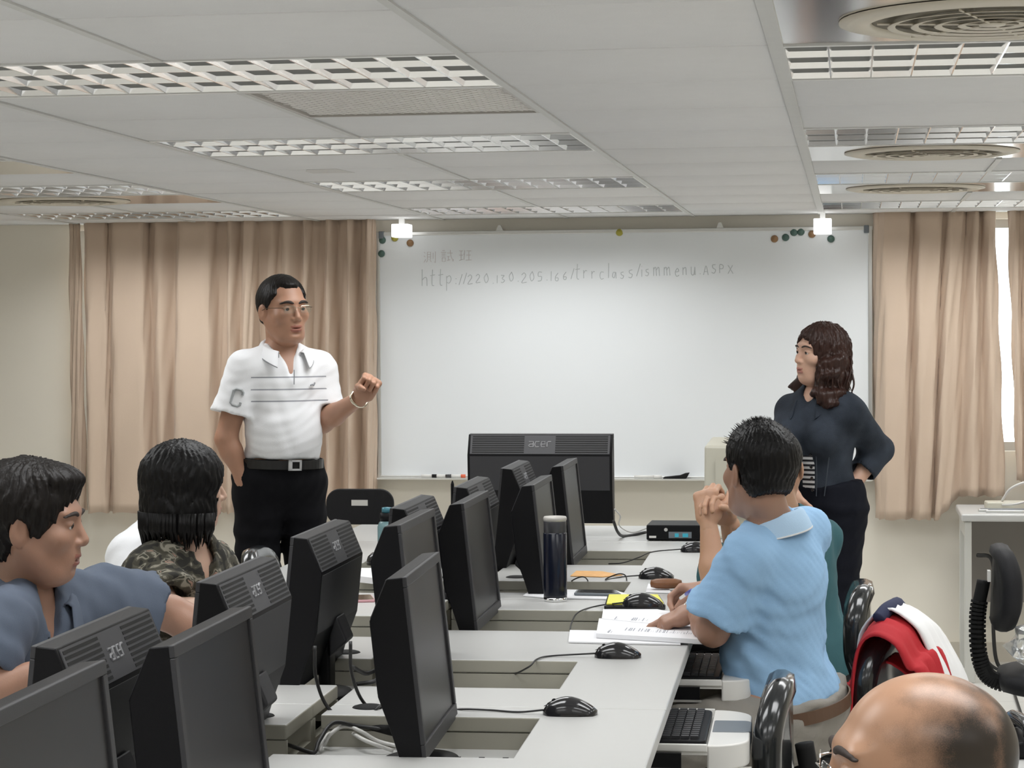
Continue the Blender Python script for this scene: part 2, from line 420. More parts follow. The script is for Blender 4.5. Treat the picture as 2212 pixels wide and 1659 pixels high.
# handwriting as thin ink strokes on the board
STROKES={
'h':[[(0,0),(0,2)],[(0,.7),(.3,1),(.55,.9),(.6,0)]],'t':[[(.25,1.9),(.2,.2),(.45,0)],[(0,1.2),(.55,1.3)]],
'p':[[(0,1),(0,-.9)],[(0,.8),(.4,1.05),(.6,.6),(.35,.1),(0,.2)]],':':[[(.1,.2),(.14,.2)],[(.12,.8),(.16,.8)]],
'/':[[(0,0),(.45,1.5)]],'2':[[(0,.9),(.3,1.15),(.5,.8),(0,0),(.6,.05)]],'0':[[(.3,1.1),(.02,.6),(.2,0),(.5,.4),(.3,1.1)]],
'1':[[(.1,1.1),(.08,0)]],'3':[[(0,1.05),(.45,1),(.15,.6),(.5,.3),(.2,0),(0,.1)]],'5':[[(.5,1.1),(.1,1.1),(.05,.6),(.45,.55),(.4,.1),(0,0)]],
'6':[[(.45,1.1),(.1,.6),(.1,.1),(.4,.05),(.45,.4),(.1,.4)]],'.':[[(.08,.02),(.12,.02)]],'r':[[(0,1),(.02,0)],[(.02,.6),(.25,.95),(.42,.9)]],
'c':[[(.5,.9),(.15,.9),(.02,.4),(.2,0),(.5,.1)]],'l':[[(.1,1.9),(.08,0)]],'a':[[(.5,.8),(.15,.85),(.02,.3),(.3,.1),(.5,.9),(.55,0)]],
's':[[(.45,.95),(.1,.85),(.15,.55),(.45,.4),(.3,.02),(0,.1)]],'i':[[(.1,.9),(.1,0)],[(.1,1.25),(.12,1.3)]],
'm':[[(0,1),(0,0)],[(0,.7),(.25,1),(.35,0)],[(.35,.7),(.6,1),(.7,0)]],'e':[[(.05,.5),(.45,.6),(.3,.95),(.05,.5),(.2,0),(.5,.15)]],
'n':[[(0,1),(0,0)],[(0,.7),(.35,1),(.45,0)]],'u':[[(0,1),(.05,.1),(.35,.1),(.45,1),(.5,0)]],'x':[[(0,1),(.6,0)],[(.55,1),(0,0)]],
'A':[[(0,0),(.3,1.1),(.55,0)],[(.12,.4),(.48,.4)]],'S':[[(.45,1),(.1,.95),(.15,.6),(.45,.4),(.3,.02),(0,.1)]],'P':[[(0,0),(0,1.1),(.45,1),(.4,.6),(0,.55)]],
'-1':[]}
def write(name, text, xs, ys, xe, ye, size, m, adv=None):
    mb=MB(); n=len(text); r2=random.Random(5)
    w=[.85 if ch in 'm' else .35 if ch in '1l.:/i' else .65 for ch in text]; tot=sum(w); acc=0
    for ch,wi in zip(text,w):
        f=acc/tot; acc+=wi
        x=xs+(xe-xs)*f; y=ys+(ye-ys)*f+r2.uniform(-2,2); s=size*r2.uniform(.88,1.1)
        for st in STROKES.get(ch,[]):
            pts=[]
            for (u,v) in st:
                p=wpx(x+u*s,y-v*s,yf); pts.append((p.x,yf-.0008,p.z))
            if len(pts)==2 and (Vector(pts[0])-Vector(pts[1])).length<.002: pts[1]=(pts[0][0]+.004,pts[0][1],pts[0][2])
            mb.tube(smoothpath(pts,4) if len(pts)>2 else pts,.0016,5)
    return mb.build(name,m,wb,off=wb.location)
hw=write('handwriting','http://220.130.205.166/trrclass/ismmenu.ASPx',912,617,1590,590,17,'marker_ink'); hw['kind']='stuff'
def cjk(ch_strokes, x, y, s, mb):
    for st in ch_strokes:
        pts=[]
        for (u,v) in st:
            p=wpx(x+u*s,y-v*s,yf); pts.append((p.x,yf-.0008,p.z))
        mb.tube(pts,.0013,5)
mb=MB()
cjk([[(0,.9),(.1,.8)],[(0,.6),(.1,.5)],[(0,.05),(.15,.3)],[(.28,.9),(.28,.3),(.55,.3),(.55,.9),(.28,.9)],[(.28,.7),(.55,.7)],[(.28,.5),(.55,.5)],[(.3,.25),(.2,.05)],[(.5,.25),(.6,.08)],[(.75,.85),(.75,.35)],[(.95,.95),(.95,.02),(.85,.1)]],916,568,26,mb)
cjk([[(.1,.95),(.3,.95)],[(0,.8),(.4,.8)],[(.05,.65),(.35,.65)],[(.05,.5),(.35,.5)],[(.08,.35),(.08,.05),(.35,.05),(.35,.35),(.08,.35)],[(.5,.75),(.95,.75)],[(.5,.45),(.7,.45)],[(.6,.45),(.6,.15)],[(.5,.12),(.75,.2)],[(.75,1),(.8,.5),(1,.05),(1.02,.25)]],953,566,26,mb)
cjk([[(0,.85),(.3,.85)],[(0,.5),(.3,.5)],[(.15,.85),(.15,.1)],[(0,.05),(.32,.15)],[(.45,.9),(.4,.1)],[(.38,.6),(.42,.5)],[(.6,.85),(1,.85)],[(.6,.5),(.95,.5)],[(.8,.85),(.8,.1)],[(.55,.08),(1.02,.1)]],992,564,26,mb)
mb.build('handwriting','marker_ink_red',wb,off=wb.location)['kind']='stuff'
# pens and eraser on the ledge
led=z0-.004
def pen(x,y,L_,cap,label):
    p=wpx(x,y,YBD-.02); t=empty('marker_pen',(p.x,YBD-.024,led+.008),0,label,'pen')
    MB().tube([(-L_/2,0,0),(L_*.2,0,0)],.0075,10).build('barrel','white_plastic',t,smooth=True)
    MB().tube([(L_*.2,0,0),(L_/2,0,0)],.0085,10).build('cap',cap,t,smooth=True)
pen(927,1028,.075,'black_plastic','white marker pen with black cap, leftmost on the board ledge'); pen(955,1027,.09,'gloss_black','white marker pen lying between two other pens on ledge'); 
pen(990,1026,.07,'orange_red','marker pen with red cap on the board ledge'); pen(1400,1028,.13,'white_plastic','long white marker pen on ledge beside the eraser')
p=wpx(1460,1026,YBD-.02); t=empty('board_eraser',(p.x,YBD-.028,led),0,'dark board eraser tilted up on the pen ledge','eraser')
MB().prism([(-.06,.001),(.05,.001),(.065,.028),(.045,.026),(.02,.016),(-.055,.008)],-.022,.022,'y').build('body','rubber',t,bevel=.003)
MB().box(-.055,.045,-.020,.020,.0,.002).build('felt','grey_insert',t)
# small glowing lamp boxes over the board ends
for (x,y,lab) in ((868,490,'small glowing white lamp box under the ceiling by the left curtain'),(1777,476,'small glowing white lamp box under the ceiling by the right curtain')):
    p=wpx(x,y,YW-.20); t=empty('board_lamp',(p.x,YW-.20,ZC),0,lab,'lamp','lamp boxes above the whiteboard')
    MB().box(-.012,.012,-.012,.012,-.035,0).build('stem','lamp_white',t)
    MB().box(-.041,.041,-.05,.05,-.092 if x<1000 else -.10,-.030).build('glowing_box','lamp_glow',t,bevel=.004)

# ------------------------------------------------------------------ curtains
def curtain(name, prof_top, prof_bot, ztop, zbot, Y, label, seed, amp=.03, zfun=None):
    """prof: list of (pixel x of ridge/valley, +1/-1..) along the top and bottom, real positions on the plane Y"""
    n=len(prof_top); mb=MB(); rows=30; sub=6; r2=random.Random(seed)
    def interp(prof):
        xs=[];ds=[]
        for i in range(n-1):
            for k in range(sub):
                t=k/sub; tt=(1-math.cos(PI*t))/2
                xs.append(prof[i][0]*(1-t)+prof[i+1][0]*t); ds.append(prof[i][1]*(1-tt)+prof[i+1][1]*tt)
        xs.append(prof[-1][0]); ds.append(prof[-1][1]); return xs,ds
    xt,dt=interp(prof_top); xb,db=interp(prof_bot); m_=len(xt)
    jit=[r2.uniform(-.4,.4) for _ in range(m_)]
    for j in range(rows+1):
        f=j/rows
        for i in range(m_):
            px_=xt[i]*(1-f)+xb[i]*f; d=dt[i]*(1-f)+db[i]*f
            d*= (0.75+.35*f)
            zb=zbot if zfun is None else zfun(px_)
            z=ztop+(zb-ztop)*f
            X=at_y(px_,800,Y).x
            mb.v.append((X+.004*math.sin(j*.7+i*1.3), Y-amp*d+.003*math.sin(j*.45+i*.9), z+ (0.004*math.sin(i*.8) if j==rows else 0)))
    for j in range(rows):
        for i in range(m_-1):
            k=j*m_+i; mb.f.append((k,k+1,k+m_+1,k+m_)); mb.m.append(0)
    xm=sum(v[0] for v in mb.v)/len(mb.v)
    o=mb.build(name,'curtain',None,smooth=True,off=(xm,Y,zbot),solid=.003); o.location=(xm,Y,zbot)
    return tag(o,label,'curtain','beige pleated curtains on the front wall')
YC=YW-.10
zb=at_y(400,1105,YC).z
curtain('curtain',[(150,-.6),(160,-.2),(170,.3),(176,-.2)],[(150,-.6),(160,-.2),(172,.2),(184,-.4)],ZC+.01,zb,YC,'narrow beige curtain strip beside the plain cream wall',1)
left=[(180,-.8),(197,1),(232,.5),(236,-.3),(255,.9),(314,.8),(320,-1.1),(345,.3),(378,-1),(398,1.1),(455,1.0),(470,-.9),(492,-.6),(502,.8),(520,-.7),(536,.9),(549,.6),(556,-1.2),(588,-.2),(605,-.9),(620,.7),(655,-.8),(664,1.1),(678,-.4),(700,-1),(714,1.1),(730,-1),(752,-.4),(758,1.0),(775,-1.1),(790,-.6),(800,1),(808,.2),(812,-.5)]
leftb=[(184,-.8),(197,1.1),(228,.5),(236,-.3),(252,.9),(312,.8),(326,-1.1),(350,.5),(366,-1),(380,1.1),(455,1.0),(470,-.9),(484,-.6),(495,.8),(515,-.7),(530,.9),(543,.6),(556,-1.2),(588,-.2),(605,-.9),(622,.7),(650,-.8),(662,1.1),(680,-.4),(698,-1),(712,1.1),(730,-1),(748,-.4),(758,1.0),(775,-1.1),(790,-.2),(800,1),(806,.2),(811,-.5)]
curtain('curtain',left,leftb,ZC+.01,at_y(500,1108,YC).z,YC,'wide beige pleated curtain between the cream wall and the whiteboard',2,amp=.046)
right=[(1886,-1),(1896,.3),(1912,1.0),(1960,.8),(1972,-.7),(1988,.9),(2030,.7),(2040,-.4),(2058,.8),(2080,.1),(2088,-.9),(2110,.7),(2118,-1),(2135,.6),(2150,-.3)]
rightb=[(1890,-1),(1900,.3),(1915,1.0),(1950,.8),(1966,-.5),(1985,1.0),(2005,.6),(2014,-.7),(2025,.9),(2050,.4),(2075,-.6),(2100,.7),(2125,-.5),(2148,.7),(2172,-.2)]
zr=at_y(1950,1121,YC).z; zh=at_y(2100,1072,YC).z
def zf(p): 
    if p<2014: return zr
    if p<2026: return zr-.002
    if p<2075: return zr+(zh-zr)*min(1,((p-2026)/46)**.9)
    return zh
curtain('curtain',right,rightb,ZC+.01,zr,YC,'beige curtain by the whiteboard with its hem heaped on the desk',3,amp=.046,zfun=zf)
curtain('curtain',[(2176,-.4),(2192,.9),(2204,-.6),(2225,.9),(2250,-.8),(2280,.9),(2310,-.6),(2350,.9),(2400,-.6),(2460,.8),(2500,-.5)],[(2196,-.4),(2206,.9),(2215,-.6),(2232,.9),(2255,-.8),(2280,.9),(2310,-.6),(2350,.9),(2400,-.6),(2460,.8),(2500,-.5)],ZC+.01,.85,YC,'beige curtain beyond the bright window gap',4)
# curtain heap lying on the desk by the wall comes with the hem
# ------------------------------------------------------------------ desk rows
DZ=.74; DO=Vector((-.383,4.2,0)); DR=.0223
def D(u,Y,z=DZ):   # u metres to the left of the right desk edge, at world depth about Y
    v=Y-4.2; c,s=math.cos(DR),math.sin(DR); x=-u
    return Vector((DO.x+x*c-v*s, DO.y+x*s+v*c, z))
RECW=(.26,.70); U1=.73; U2=.775; U3=1.505
RECL=[(2.50,2.95),(3.32,3.75),(4.18,4.60),(5.13,5.55),(5.95,6.39),(6.95,7.30),(7.68,8.12)]
REC=[(2.52,2.98),(3.42,3.86),(4.28,4.73),(5.12,5.55),(6.10,6.56),(6.99,7.32),(7.83,8.34)]
SEAM=[2.06,3.14,4.86,6.84,8.68]
def desk_unit(y0,y1,recs,side,label):
    t=empty('computer_desk',D(0 if side>0 else 0,0,0),DR)
    t.location=(DO.x,DO.y,0); tag(t,label,'desk','joined computer desks')
    def X(u): return -u
    if side>0: ua,ub,ra,rb=0.0,U1,RECW[0],U1       # right row: seat side at u=0
    else: ua,ub,ra,rb=U3,U2,U3-RECW[0],U2
    a,b=y0-4.2+.0015,y1-4.2-.0015
    # comb outline of the top
    out=[(X(ua),a)]
    out=[(X(ua),a),(X(ua),b),(X(ub),b)]
    for (p,q) in sorted(recs,reverse=True):
        p-=4.2;q-=4.2
        out+=[(X(rb),q),(X(ra),q),(X(ra),p),(X(rb),p)]
    out+=[(X(ub),a)]
    mb=MB().prism(out,DZ-.032,DZ,'z'); mb.m=[0,0,0]+[1]*(len(out)-1)
    mb.build('desktop',['desk_top','desk_side'],t,bevel=.004,seg=2)
    for (p,q) in recs:
        p-=4.2;q-=4.2
        xa,xb=sorted((X(ra),X(rb)))
        tr=MB().box(xa-.004,xb+.0,p-.004,q+.004,.656,.671).build('well_floor','desk_top',t)
        mb=MB()
        mb.box(xa,xb,q,q+.012,.671,DZ-.034); mb.box(xa,xb,p-.012,p,.671,DZ-.034)
        xe=X(ra); mb.box(min(xe,xe+.012*(1 if side>0 else -1)),max(xe,xe+.012*(1 if side>0 else -1)),p,q,.671,DZ-.034)
        mb.build('well_wall','desk_side',t)
        sl=MB()
        for k in range(3): sl.box(X(ra)-.06*side-.05*side*k-.006,X(ra)-.06*side-.05*side*k+.006,q-.10,q-.088,.6705,.6718)
        sl.build('vent_slot','slot_black',t)['kind']='stuff'
        # grommet on the bridge behind the well
    for (p,q) in recs:
        q2=q-4.2+.10
        MB().lathe([(.0005,.004),(.026,.0045),(.034,.002),(.036,0),(.0005,0)],24,cap=False,c=(X(ub)+(.085 if side>0 else -.085),q2,DZ)).build('cable_grommet','rubber',t,smooth=True)
    # panels down to the floor
    xo=X(ub)
    MB().box(min(xo,xo+.02*side),max(xo,xo+.02*side),a+.02,b-.02,.06,.662).build('back_panel','desk_side',t)
    for yy in (a+.012,b-.012):
        xs_=sorted((X(ua)-(.10 if side>0 else .40)*side,xo)); MB().box(xs_[0],xs_[1],yy-.011,yy+.011,0,DZ-.034).build('end_panel','desk_side',t)
    return t
pairs=[(0,1,'nearest'),(1,2,''),(2,3,''),(3,4,'')]
labR=['pale grey desk section beside the bald man, seat side toward him','pale grey desk section with two mice, ahead of the man in light blue','pale grey desk section holding the open booklet and dark thermos','pale grey desk section holding the brown case and orange leaflet']
labL=['pale grey desk section under the angled screens beside man in slate shirt, front piece','pale grey desk section at which the man in slate polo sits','pale grey desk section at which the woman in camouflage shirt sits','pale grey desk section near the standing man in white polo']
for i in range(4):
    y0,y1=SEAM[i],SEAM[i+1]; desk_unit(y0,y1,[r for r in REC if r[0]>y0 and r[1]<y1],1,labR[i]); desk_unit(y0,y1,[r for r in RECL if r[0]>y0 and r[1]<y1],-1,labL[i])
# cross desk at the end of the row
cd=empty('cross_desk',D(.0,8.69,0),DR,'pale grey desk across the row end carrying the big monitor','desk')
MB().box(-1.56,.02,.003,.72,DZ-.032,DZ).build('desktop','desk_top',cd,bevel=.009,seg=3)
for x in (-1.54,0.0): MB().box(x-.012,x+.012,.03,.70,0,DZ-.034).build('end_panel','desk_side',cd)
MB().box(-1.52,-.02,.66,.68,.25,DZ-.034).build('back_panel','desk_side',cd)

# pull-out keyboard trays on the right row
def key_tray(Y,label,out=.175):
    t=empty('keyboard_tray',D(0,Y,0),DR,label,'keyboard tray','pull-out keyboard trays')
    z=.655; w=.46
    def tongue(x0,x1,y0,y1,r):
        pts=[(x0,y0),(x0,y1)]
        for k in range(9):
            a=PI/2-PI/2*k/8; pts.append((x1-r+r*math.cos(a),y1-r+r*math.sin(a)))
        for k in range(9):
            a=-PI/2*k/8; pts.append((x1-r+r*math.cos(a),y0+r+r*math.sin(a)))
        return pts
    MB().prism(tongue(.085,out,-w/2,w/2,.085),z-.055,z,'z').build('front_piece','white_plastic',t,bevel=.012,seg=3)
    MB().prism(tongue(.090,out+.002,-.07,.075,.02),z-.03,z+.0025,'z').build('wrist_insert','grey_insert',t,bevel=.004)
    MB().box(-.30,.086,-w/2,w/2,z-.022,z-.012).build('tray_floor','white_plastic',t)
    for s in (-1,1): MB().box(-.30,.086,s*w/2-.006,s*w/2+.006,z-.014,z+.002).build('tray_lip','white_plastic',t,bevel=.002)
    for s in (-1,1): MB().box(-.32,.03,s*(w/2+.012)-.006,s*(w/2+.012)+.006,z-.05,z-.016).build('slide_rail','black_plastic',t); 
    for s in (-1,1): MB().box(-.32,.035,s*(w/2+.019)-.0015,s*(w/2+.019)+.0015,z-.054,z-.048).build('slide_edge','alu',t)
    return t
def keyboard(p,rz,w,d,label,mb_='black_plastic',group='keyboards'):
    t=empty('keyboard',p,rz,label,'keyboard',group)
    MB().prism(rrect(d,w,.02),0,.016,'z').build('body',mb_,t,bevel=.004)
    km=None; mk='grey_plastic' if mb_=='black_plastic' else 'white_plastic'
    for r in range(6):
        for c in range(15):
            x=-d/2+.022+r*.0205; y=-w/2+.03+c*(w-.06)/14
            if km is None: o=MB().prism([(-.0085,-.0085),(.0085,-.0085),(.0085,.0085),(-.0085,.0085)],0,.007,'z').build('key',mk,t); km=o.data
            else: o=instance('key',km,(0,0,0),t)
            o.location=(x,y,.0155)
    return t
traylab=['keyboard tray pulled out beside the bald man','keyboard tray just in front of the empty black vinyl chair','keyboard tray under the elbow of the man in light blue','keyboard tray at the seat of the person in teal']
for k,(Y,kl) in enumerate(((4.22,'black keyboard in the tray closest to the bald man'),(5.14,'black keyboard in the tray by the empty vinyl chair'),(6.05,'black keyboard in the tray under the booklet'),(7.12,'black keyboard in the tray before the person in teal'))):
    key_tray(Y,traylab[k]); keyboard(D(-.006,Y-.0,.6435),DR,.41,.150,kl)

# ------------------------------------------------------------------ monitors
def text_mesh(name, s, size, m, parent, mtx, ext=.0006):
    cu=bpy.data.curves.new(name,'FONT'); cu.body=s; cu.size=size; cu.align_x='CENTER'; cu.align_y='CENTER'; cu.extrude=ext
    o=bpy.data.objects.new(name,cu); COL.objects.link(o)
    dg=bpy.context.evaluated_depsgraph_get(); me=bpy.data.meshes.new_from_object(o.evaluated_get(dg)); bpy.data.objects.remove(o)
    me.materials.clear(); me.materials.append(M[m]); o=bpy.data.objects.new(name,me); COL.objects.link(o); o.parent=parent; o.matrix_local=mtx
    return o
def logo(parent, size, mtx):
    # the maker's rounded lettering built from strokes
    letters={'a':[[(.05,.95),(.75,.95),(.75,.1)],[(.75,.55),(.2,.5),(.05,.3),(.2,.1),(.75,.1)]],'c':[[(.75,.95),(.2,.95),(.05,.5),(.2,.1),(.75,.1)]],
             'e':[[(.05,.5),(.75,.55),(.65,.95),(.2,.95),(.05,.5),(.2,.1),(.75,.1)]],'r':[[(.1,.1),(.1,.8),(.3,.95),(.7,.95)]]}
    mb=MB(); x=-1.75
    for ch in 'acer':
        for st in letters[ch]: mb.tube([((x+u)*size,(v-.5)*size,0) for u,v in st],.105*size,6)
        x+=.92
    o=mb.build('logo','logo',parent); o.matrix_local=mtx; return o
def make_monitor(W,H,name='monitor',tilt=6):
    """screen faces +x, origin at the base centre on the desk"""
    t=empty(name,(0,0,0)); bot=.055
    tl=math.radians(tilt)
    R=Matrix.Translation((0.02,0,bot)) @ Matrix.Rotation(-tl,4,'Y')
    prof=[(0,0),(0,H),(-.032,H),(-.074,H-.078),(-.074,.13),(-.056,.06),(-.046,.01),(-.04,0)]
    mb=MB().prism(prof,-W/2,W/2,'y').xf(R); mb.build('casing','black_plastic',t,bevel=.003)
    # bezel bars and screen
    bz=.020
    for (y0,y1,z0,z1) in ((-W/2,W/2,H-bz,H),(-W/2,W/2,0,.03),(-W/2,-W/2+bz,.03,H-bz),(W/2-bz,W/2,.03,H-bz)):
        MB().box(-.002,.007,y0,y1,z0,z1).xf(R).build('bezel','grey_plastic',t,bevel=.002)
    MB().box(-.001,.0015,-W/2+bz,W/2-bz,.03,H-bz).xf(R).build('screen','screen',t)
    # back plate (lighter) with vent slope
    MB().box(-.0755,-.0725,-W/2+.010,W/2-.010,.135,H-.083).xf(R).build('back_plate','grey_plastic',t)
    Ls=math.hypot(.042,.078)
    def slope(u,y,e=0.0):  # u along the slope from the top
        return (-.034-u*.048/Ls-e*math.cos(ang)*0.83, y, H-u*.072/Ls+e*.55)
    Sm=R@Matrix(((0,.042/Ls,-.078/Ls,-.053),(-1,0,0,0),(0,.078/Ls,.042/Ls,H-.039),(0,0,0,1)))
    plate=MB().box(-W/2+.010,W/2-.010,-Ls/2+.004,Ls/2-.004,-.0005,.0018).xf(Sm).build('vent_plate','vent_grey',t)
    for s in (-1,1):
        mbs=MB()
        for k in range(8):
            yy=-Ls/2+.011+k*.0095
            mbs.box(min(s*.062,s*(W/2-.018)),max(s*.062,s*(W/2-.018)),yy-.0028,yy+.0028,.0015,.0026)
        o=mbs.xf(Sm).build('vent_slot','slot_black',plate); o['kind']='stuff'
    logo(plate,.023*(W/.51),Sm@Matrix.Translation((0,0,.0020)))
    # stand
    MB().box(-.055,-.025,-.035,.035,.012,.20).build('stand_column','black_plastic',t,bevel=.008)
    MB().prism([(-.10,.14),(-.055,.10),(-.055,.17),(-.075,.20)],-.045,.045,'y').build('hinge','grey_plastic',t,bevel=.006)
    MB().lathe([(.0005,.018),(.05,.018),(.105,.011),(.112,.004),(.112,0),(.0005,0)],40,cap=False,sx=.74,sy=1.08,c=(-.02,0,0)).build('stand_base','black_plastic',t,smooth=True)
    return t
mon=make_monitor(.50,.355); monL=None
def place_monitor(near,far,face,label,i,zt=1.083,zbase=.672,yaw=None,dx=0.0):
    A=at_z(near[0],near[1],zt); B=at_z(far[0],far[1],zt); c=(A+B)/2
    h=zt-zbase
    tl=math.radians(6); top=.02-.355*math.sin(tl)   # local x of top front edge
    if face<0: top+=-.034
    ang=DR if yaw is None else yaw
    if face<0: ang+=PI
    ca,sa=math.cos(ang),math.sin(ang)
    o=mon if i==0 else copy_tree(mon)
    hz=.055+.355*math.cos(tl)
    o.location=(c.x+dx-top*ca,c.y-top*sa,zt-hz)
    o.rotation_euler=(0,0,ang)
    tag(o,label,'monitor','black desk monitors in the two back-to-back rows')
    return o
SM=[((0,1527),(174,1449)),((361,1392),(540,1312)),((854,1259),(955,1183)),((856,1141),(935,1093)),((991,1091),(1055,1057)),((1135,1045),(1175,1028)),((1192,1011),(1238,985))]
SL=['black monitor with a reflective grey screen, first at the row end by the bald man','black monitor whose dark side stands before the slate-shirted man\'s screen','black monitor standing in the desk well with an oval base, behind two mice','black monitor right behind the one on the visible oval base','black monitor directly beyond the grey lip, left of dark thermos','black monitor half hidden behind the dark thermos','black screen leaning in front of the big crosswise monitor']
LM=[((117,1398),(329,1309)),((457,1264),(608,1197)),((655,1165),(765,1118)),((873,1102),(940,1065)),((1023,1052),(1084,1029)),((1123,1015),(1163,991))]
LL=['black monitor seen from its back, over the forearm of the man in slate','black monitor seen from its back, just past the slate-shirted man\'s reaching hand','black monitor seen from its back, on a visible column before the standing man','black monitor seen from its back, next to the teal water bottle','black monitor seen from its back, its logo above a grey screen','black monitor seen from its back, small in front of the big monitor']
S_OBJ=[];L_OBJ=[]
for i,(n,f) in enumerate(SM): S_OBJ.append(place_monitor(n,f,1,SL[i],i,zt=(1.10,1.078,1.086,1.105,1.083,1.080,1.083)[i],dx=.0 if i<5 else .02,yaw=DR+(.03 if i==2 else 0)))
for i,(n,f) in enumerate(LM): L_OBJ.append(place_monitor(n,f,-1,LL[i],i+1,dx=-.0 if i<4 else -.03,yaw=DR))
# big crosswise monitor, back to the room
bm_=make_monitor(.575,.352,'large_monitor',3); pa=at_y(1168,1155,8.86)
bm_.location=(pa.x,8.90,DZ); bm_.rotation_euler=(0,0,PI/2)
tag(bm_,'large black monitor standing crosswise with its back to the room','monitor')
# beige monitor and its foot
p=at_y(1588,1160,8.98); bg=empty('beige_monitor',(p.x+.03,8.98,DZ),1.35,'old beige monitor on a foot beside the small black computer','monitor')
MB().prism([(0,.10),(0,.385),(-.03,.39),(-.13,.36),(-.14,.13),(-.03,.095)],-.12,.12,'y').build('casing','beige_plastic',bg,bevel=.012,seg=3)
MB().box(-.001,.004,-.10,.10,.13,.36).build('screen','screen',bg); MB().box(-.142,-.138,-.07,.07,.18,.31).build('rear_plate','beige_plastic',bg)
MB().prism([(-.10,0.012),(-.04,.012),(-.05,.11),(-.09,.11)],-.05,.05,'y').build('neck','beige_plastic',bg,bevel=.006)
MB().prism(rrect(.22,.24,.05),0,.014,'z').build('foot','beige_plastic',bg,bevel=.004).location=(-.06,0,0)
# small black computer with ports
p0=at_z(1395,1170,DZ); p1=at_z(1518,1168,DZ); pc=empty('small_computer',(p0+p1)/2+Vector((0,.11,0)),0,'small flat black computer with ports lying on the cross desk','computer')
wd=(p1.x-p0.x)/2
MB().box(-wd,wd,-.11,.11,.004,.062).build('case','black_plastic',pc,bevel=.004)
MB().box(-wd*.20,wd*.62,-.1115,-.109,.012,.036).build('port_panel','grey_insert',pc)
MB().box(wd*.02,wd*.16,-.114,-.110,.016,.030).build('connector','cyan',pc); MB().box(wd*.30,wd*.5,-.114,-.110,.016,.030).build('connector','cyan',pc); MB().box(-wd*.9,-wd*.65,-.1125,-.109,.012,.020).build('sticker','white_plastic',pc)
MB().tube([(-wd*.3,-.112,.044),(-wd*.3,-.108,.044)],.007,12).build('power_socket','alu',pc)
for s in (-1,1):
    for q in (-1,1): MB().lathe([(.008,0),(.008,.005),(.0005,.005)],10,c=(s*wd*.85,q*.09,0)).build('foot','rubber',pc)

# ------------------------------------------------------------------ mice
def make_mouse():
    t=empty('mouse'); mb=MB(); n=20; L_=.058; rows=[]
    # body as a lofted dome, nose toward -x
    K=12; R_=9
    for i in range(K+1):
        f=i/K; x=-L_+2*L_*f
        wdt=.030*math.sin(math.acos(max(-1,min(1,(f-.52)*1.92))))**.55 if 0<f<1 else .004
        hgt=.012+.027*math.sin(PI*min(1,max(0,(f*.92+.08)))**1.0) if 0<f<1 else .010
        for j in range(R_+1):
            a=PI*j/R_; mb.v.append((x,wdt*math.cos(a),hgt*math.sin(a)**.75))
    for i in range(K):
        for j in range(R_):
            k=i*(R_+1)+j; mb.f.append((k,k+1,k+R_+2,k+R_+1)); mb.m.append(0)
    mb.f.append(tuple(range(R_,-1,-1))); mb.m.append(0)
    e=K*(R_+1); mb.f.append(tuple(range(e,e+R_+1))); mb.m.append(0)
    mb.build('shell','gloss_black',t,smooth=True)
    MB().lathe([(.004,-.003),(.006,-.002),(.006,.002),(.004,.003)],14).xf(Matrix.Translation((-.034,0,.0285))@Matrix.Rotation(PI/2,4,'X')).build('scroll_wheel','rubber',t)
    MB().tube([(-.056,0,.018),(-.030,0,.0315),(-.005,0,.0372)],.0008,5).build('button_seam','slot_black',t)
    return t
mouse0=make_mouse(); mi=0
MICE=[((1228,1549),0.10,'glossy black mouse nearest the visible oval monitor base',0),((1332,1424),.06,'glossy black mouse just before the stacked papers',0),((1386,1312),.10,'glossy black mouse standing on the yellow-topped case',.022),((1416,1252),.05,'glossy black mouse beside the orange leaflet',0),((1503,1194),.15,'glossy black mouse by the raised forearms',0)]
MP=[]
for (px_,rz,lab,dz) in MICE:
    o=mouse0 if mi==0 else copy_tree(mouse0); mi+=1
    p=at_z(px_[0],px_[1],DZ+dz)
    o.location=(p.x,p.y+.03,DZ+dz); o.rotation_euler=(0,0,rz); tag(o,lab,'mouse','black computer mice'); MP.append(o.location.copy())
def mcable(pts,lab): return cable('mouse_cable',pts,.0022,'cable_black',lab,'mouse cables')
zc=DZ+.003
def dz(px_,py_,z=DZ+.003): return at_z(px_,py_,z)
n0=MP[0]+Vector((-.057,-.006,.010))
mcable([n0,dz(1120,1538),dz(1060,1534),dz(1000,1532),at_z(960,1536,DZ-.01)],'thin black mouse cable running to the monitor on the oval base')
mcable([MP[1]+Vector((-.057,-.004,.010)),dz(1190,1417),dz(1160,1424),dz(1140,1442,DZ-.01),dz(1090,1464,.69),dz(1040,1462,.69),dz(1005,1450,.69)],'black mouse cable drooping into the desk well')
mcable([MP[2]+Vector((-.057,-.006,.010)),dz(1290,1309),dz(1250,1322),dz(1235,1345,DZ-.02),dz(1230,1372,.70)],'black mouse cable from the yellow-topped case into a well')
mcable([MP[3]+Vector((-.057,-.003,.010)),dz(1345,1246),dz(1308,1252),dz(1335,1240,DZ+.03),dz(1352,1245,DZ+.02),dz(1353,1272,.70)],'black mouse cable arching beside the orange leaflet')
mcable([dz(1224,1272,.70),dz(1235,1255,DZ+.0),dz(1258,1246,DZ+.022),dz(1270,1255,DZ),dz(1274,1280,.70)],'black cable loop standing up behind the dark thermos')
mcable([MP[4]+Vector((-.057,-.004,.010)),dz(1410,1192),dz(1380,1204,DZ-.01),dz(1345,1216,.70),dz(1310,1218,.69)],'black mouse cable at the far end well')

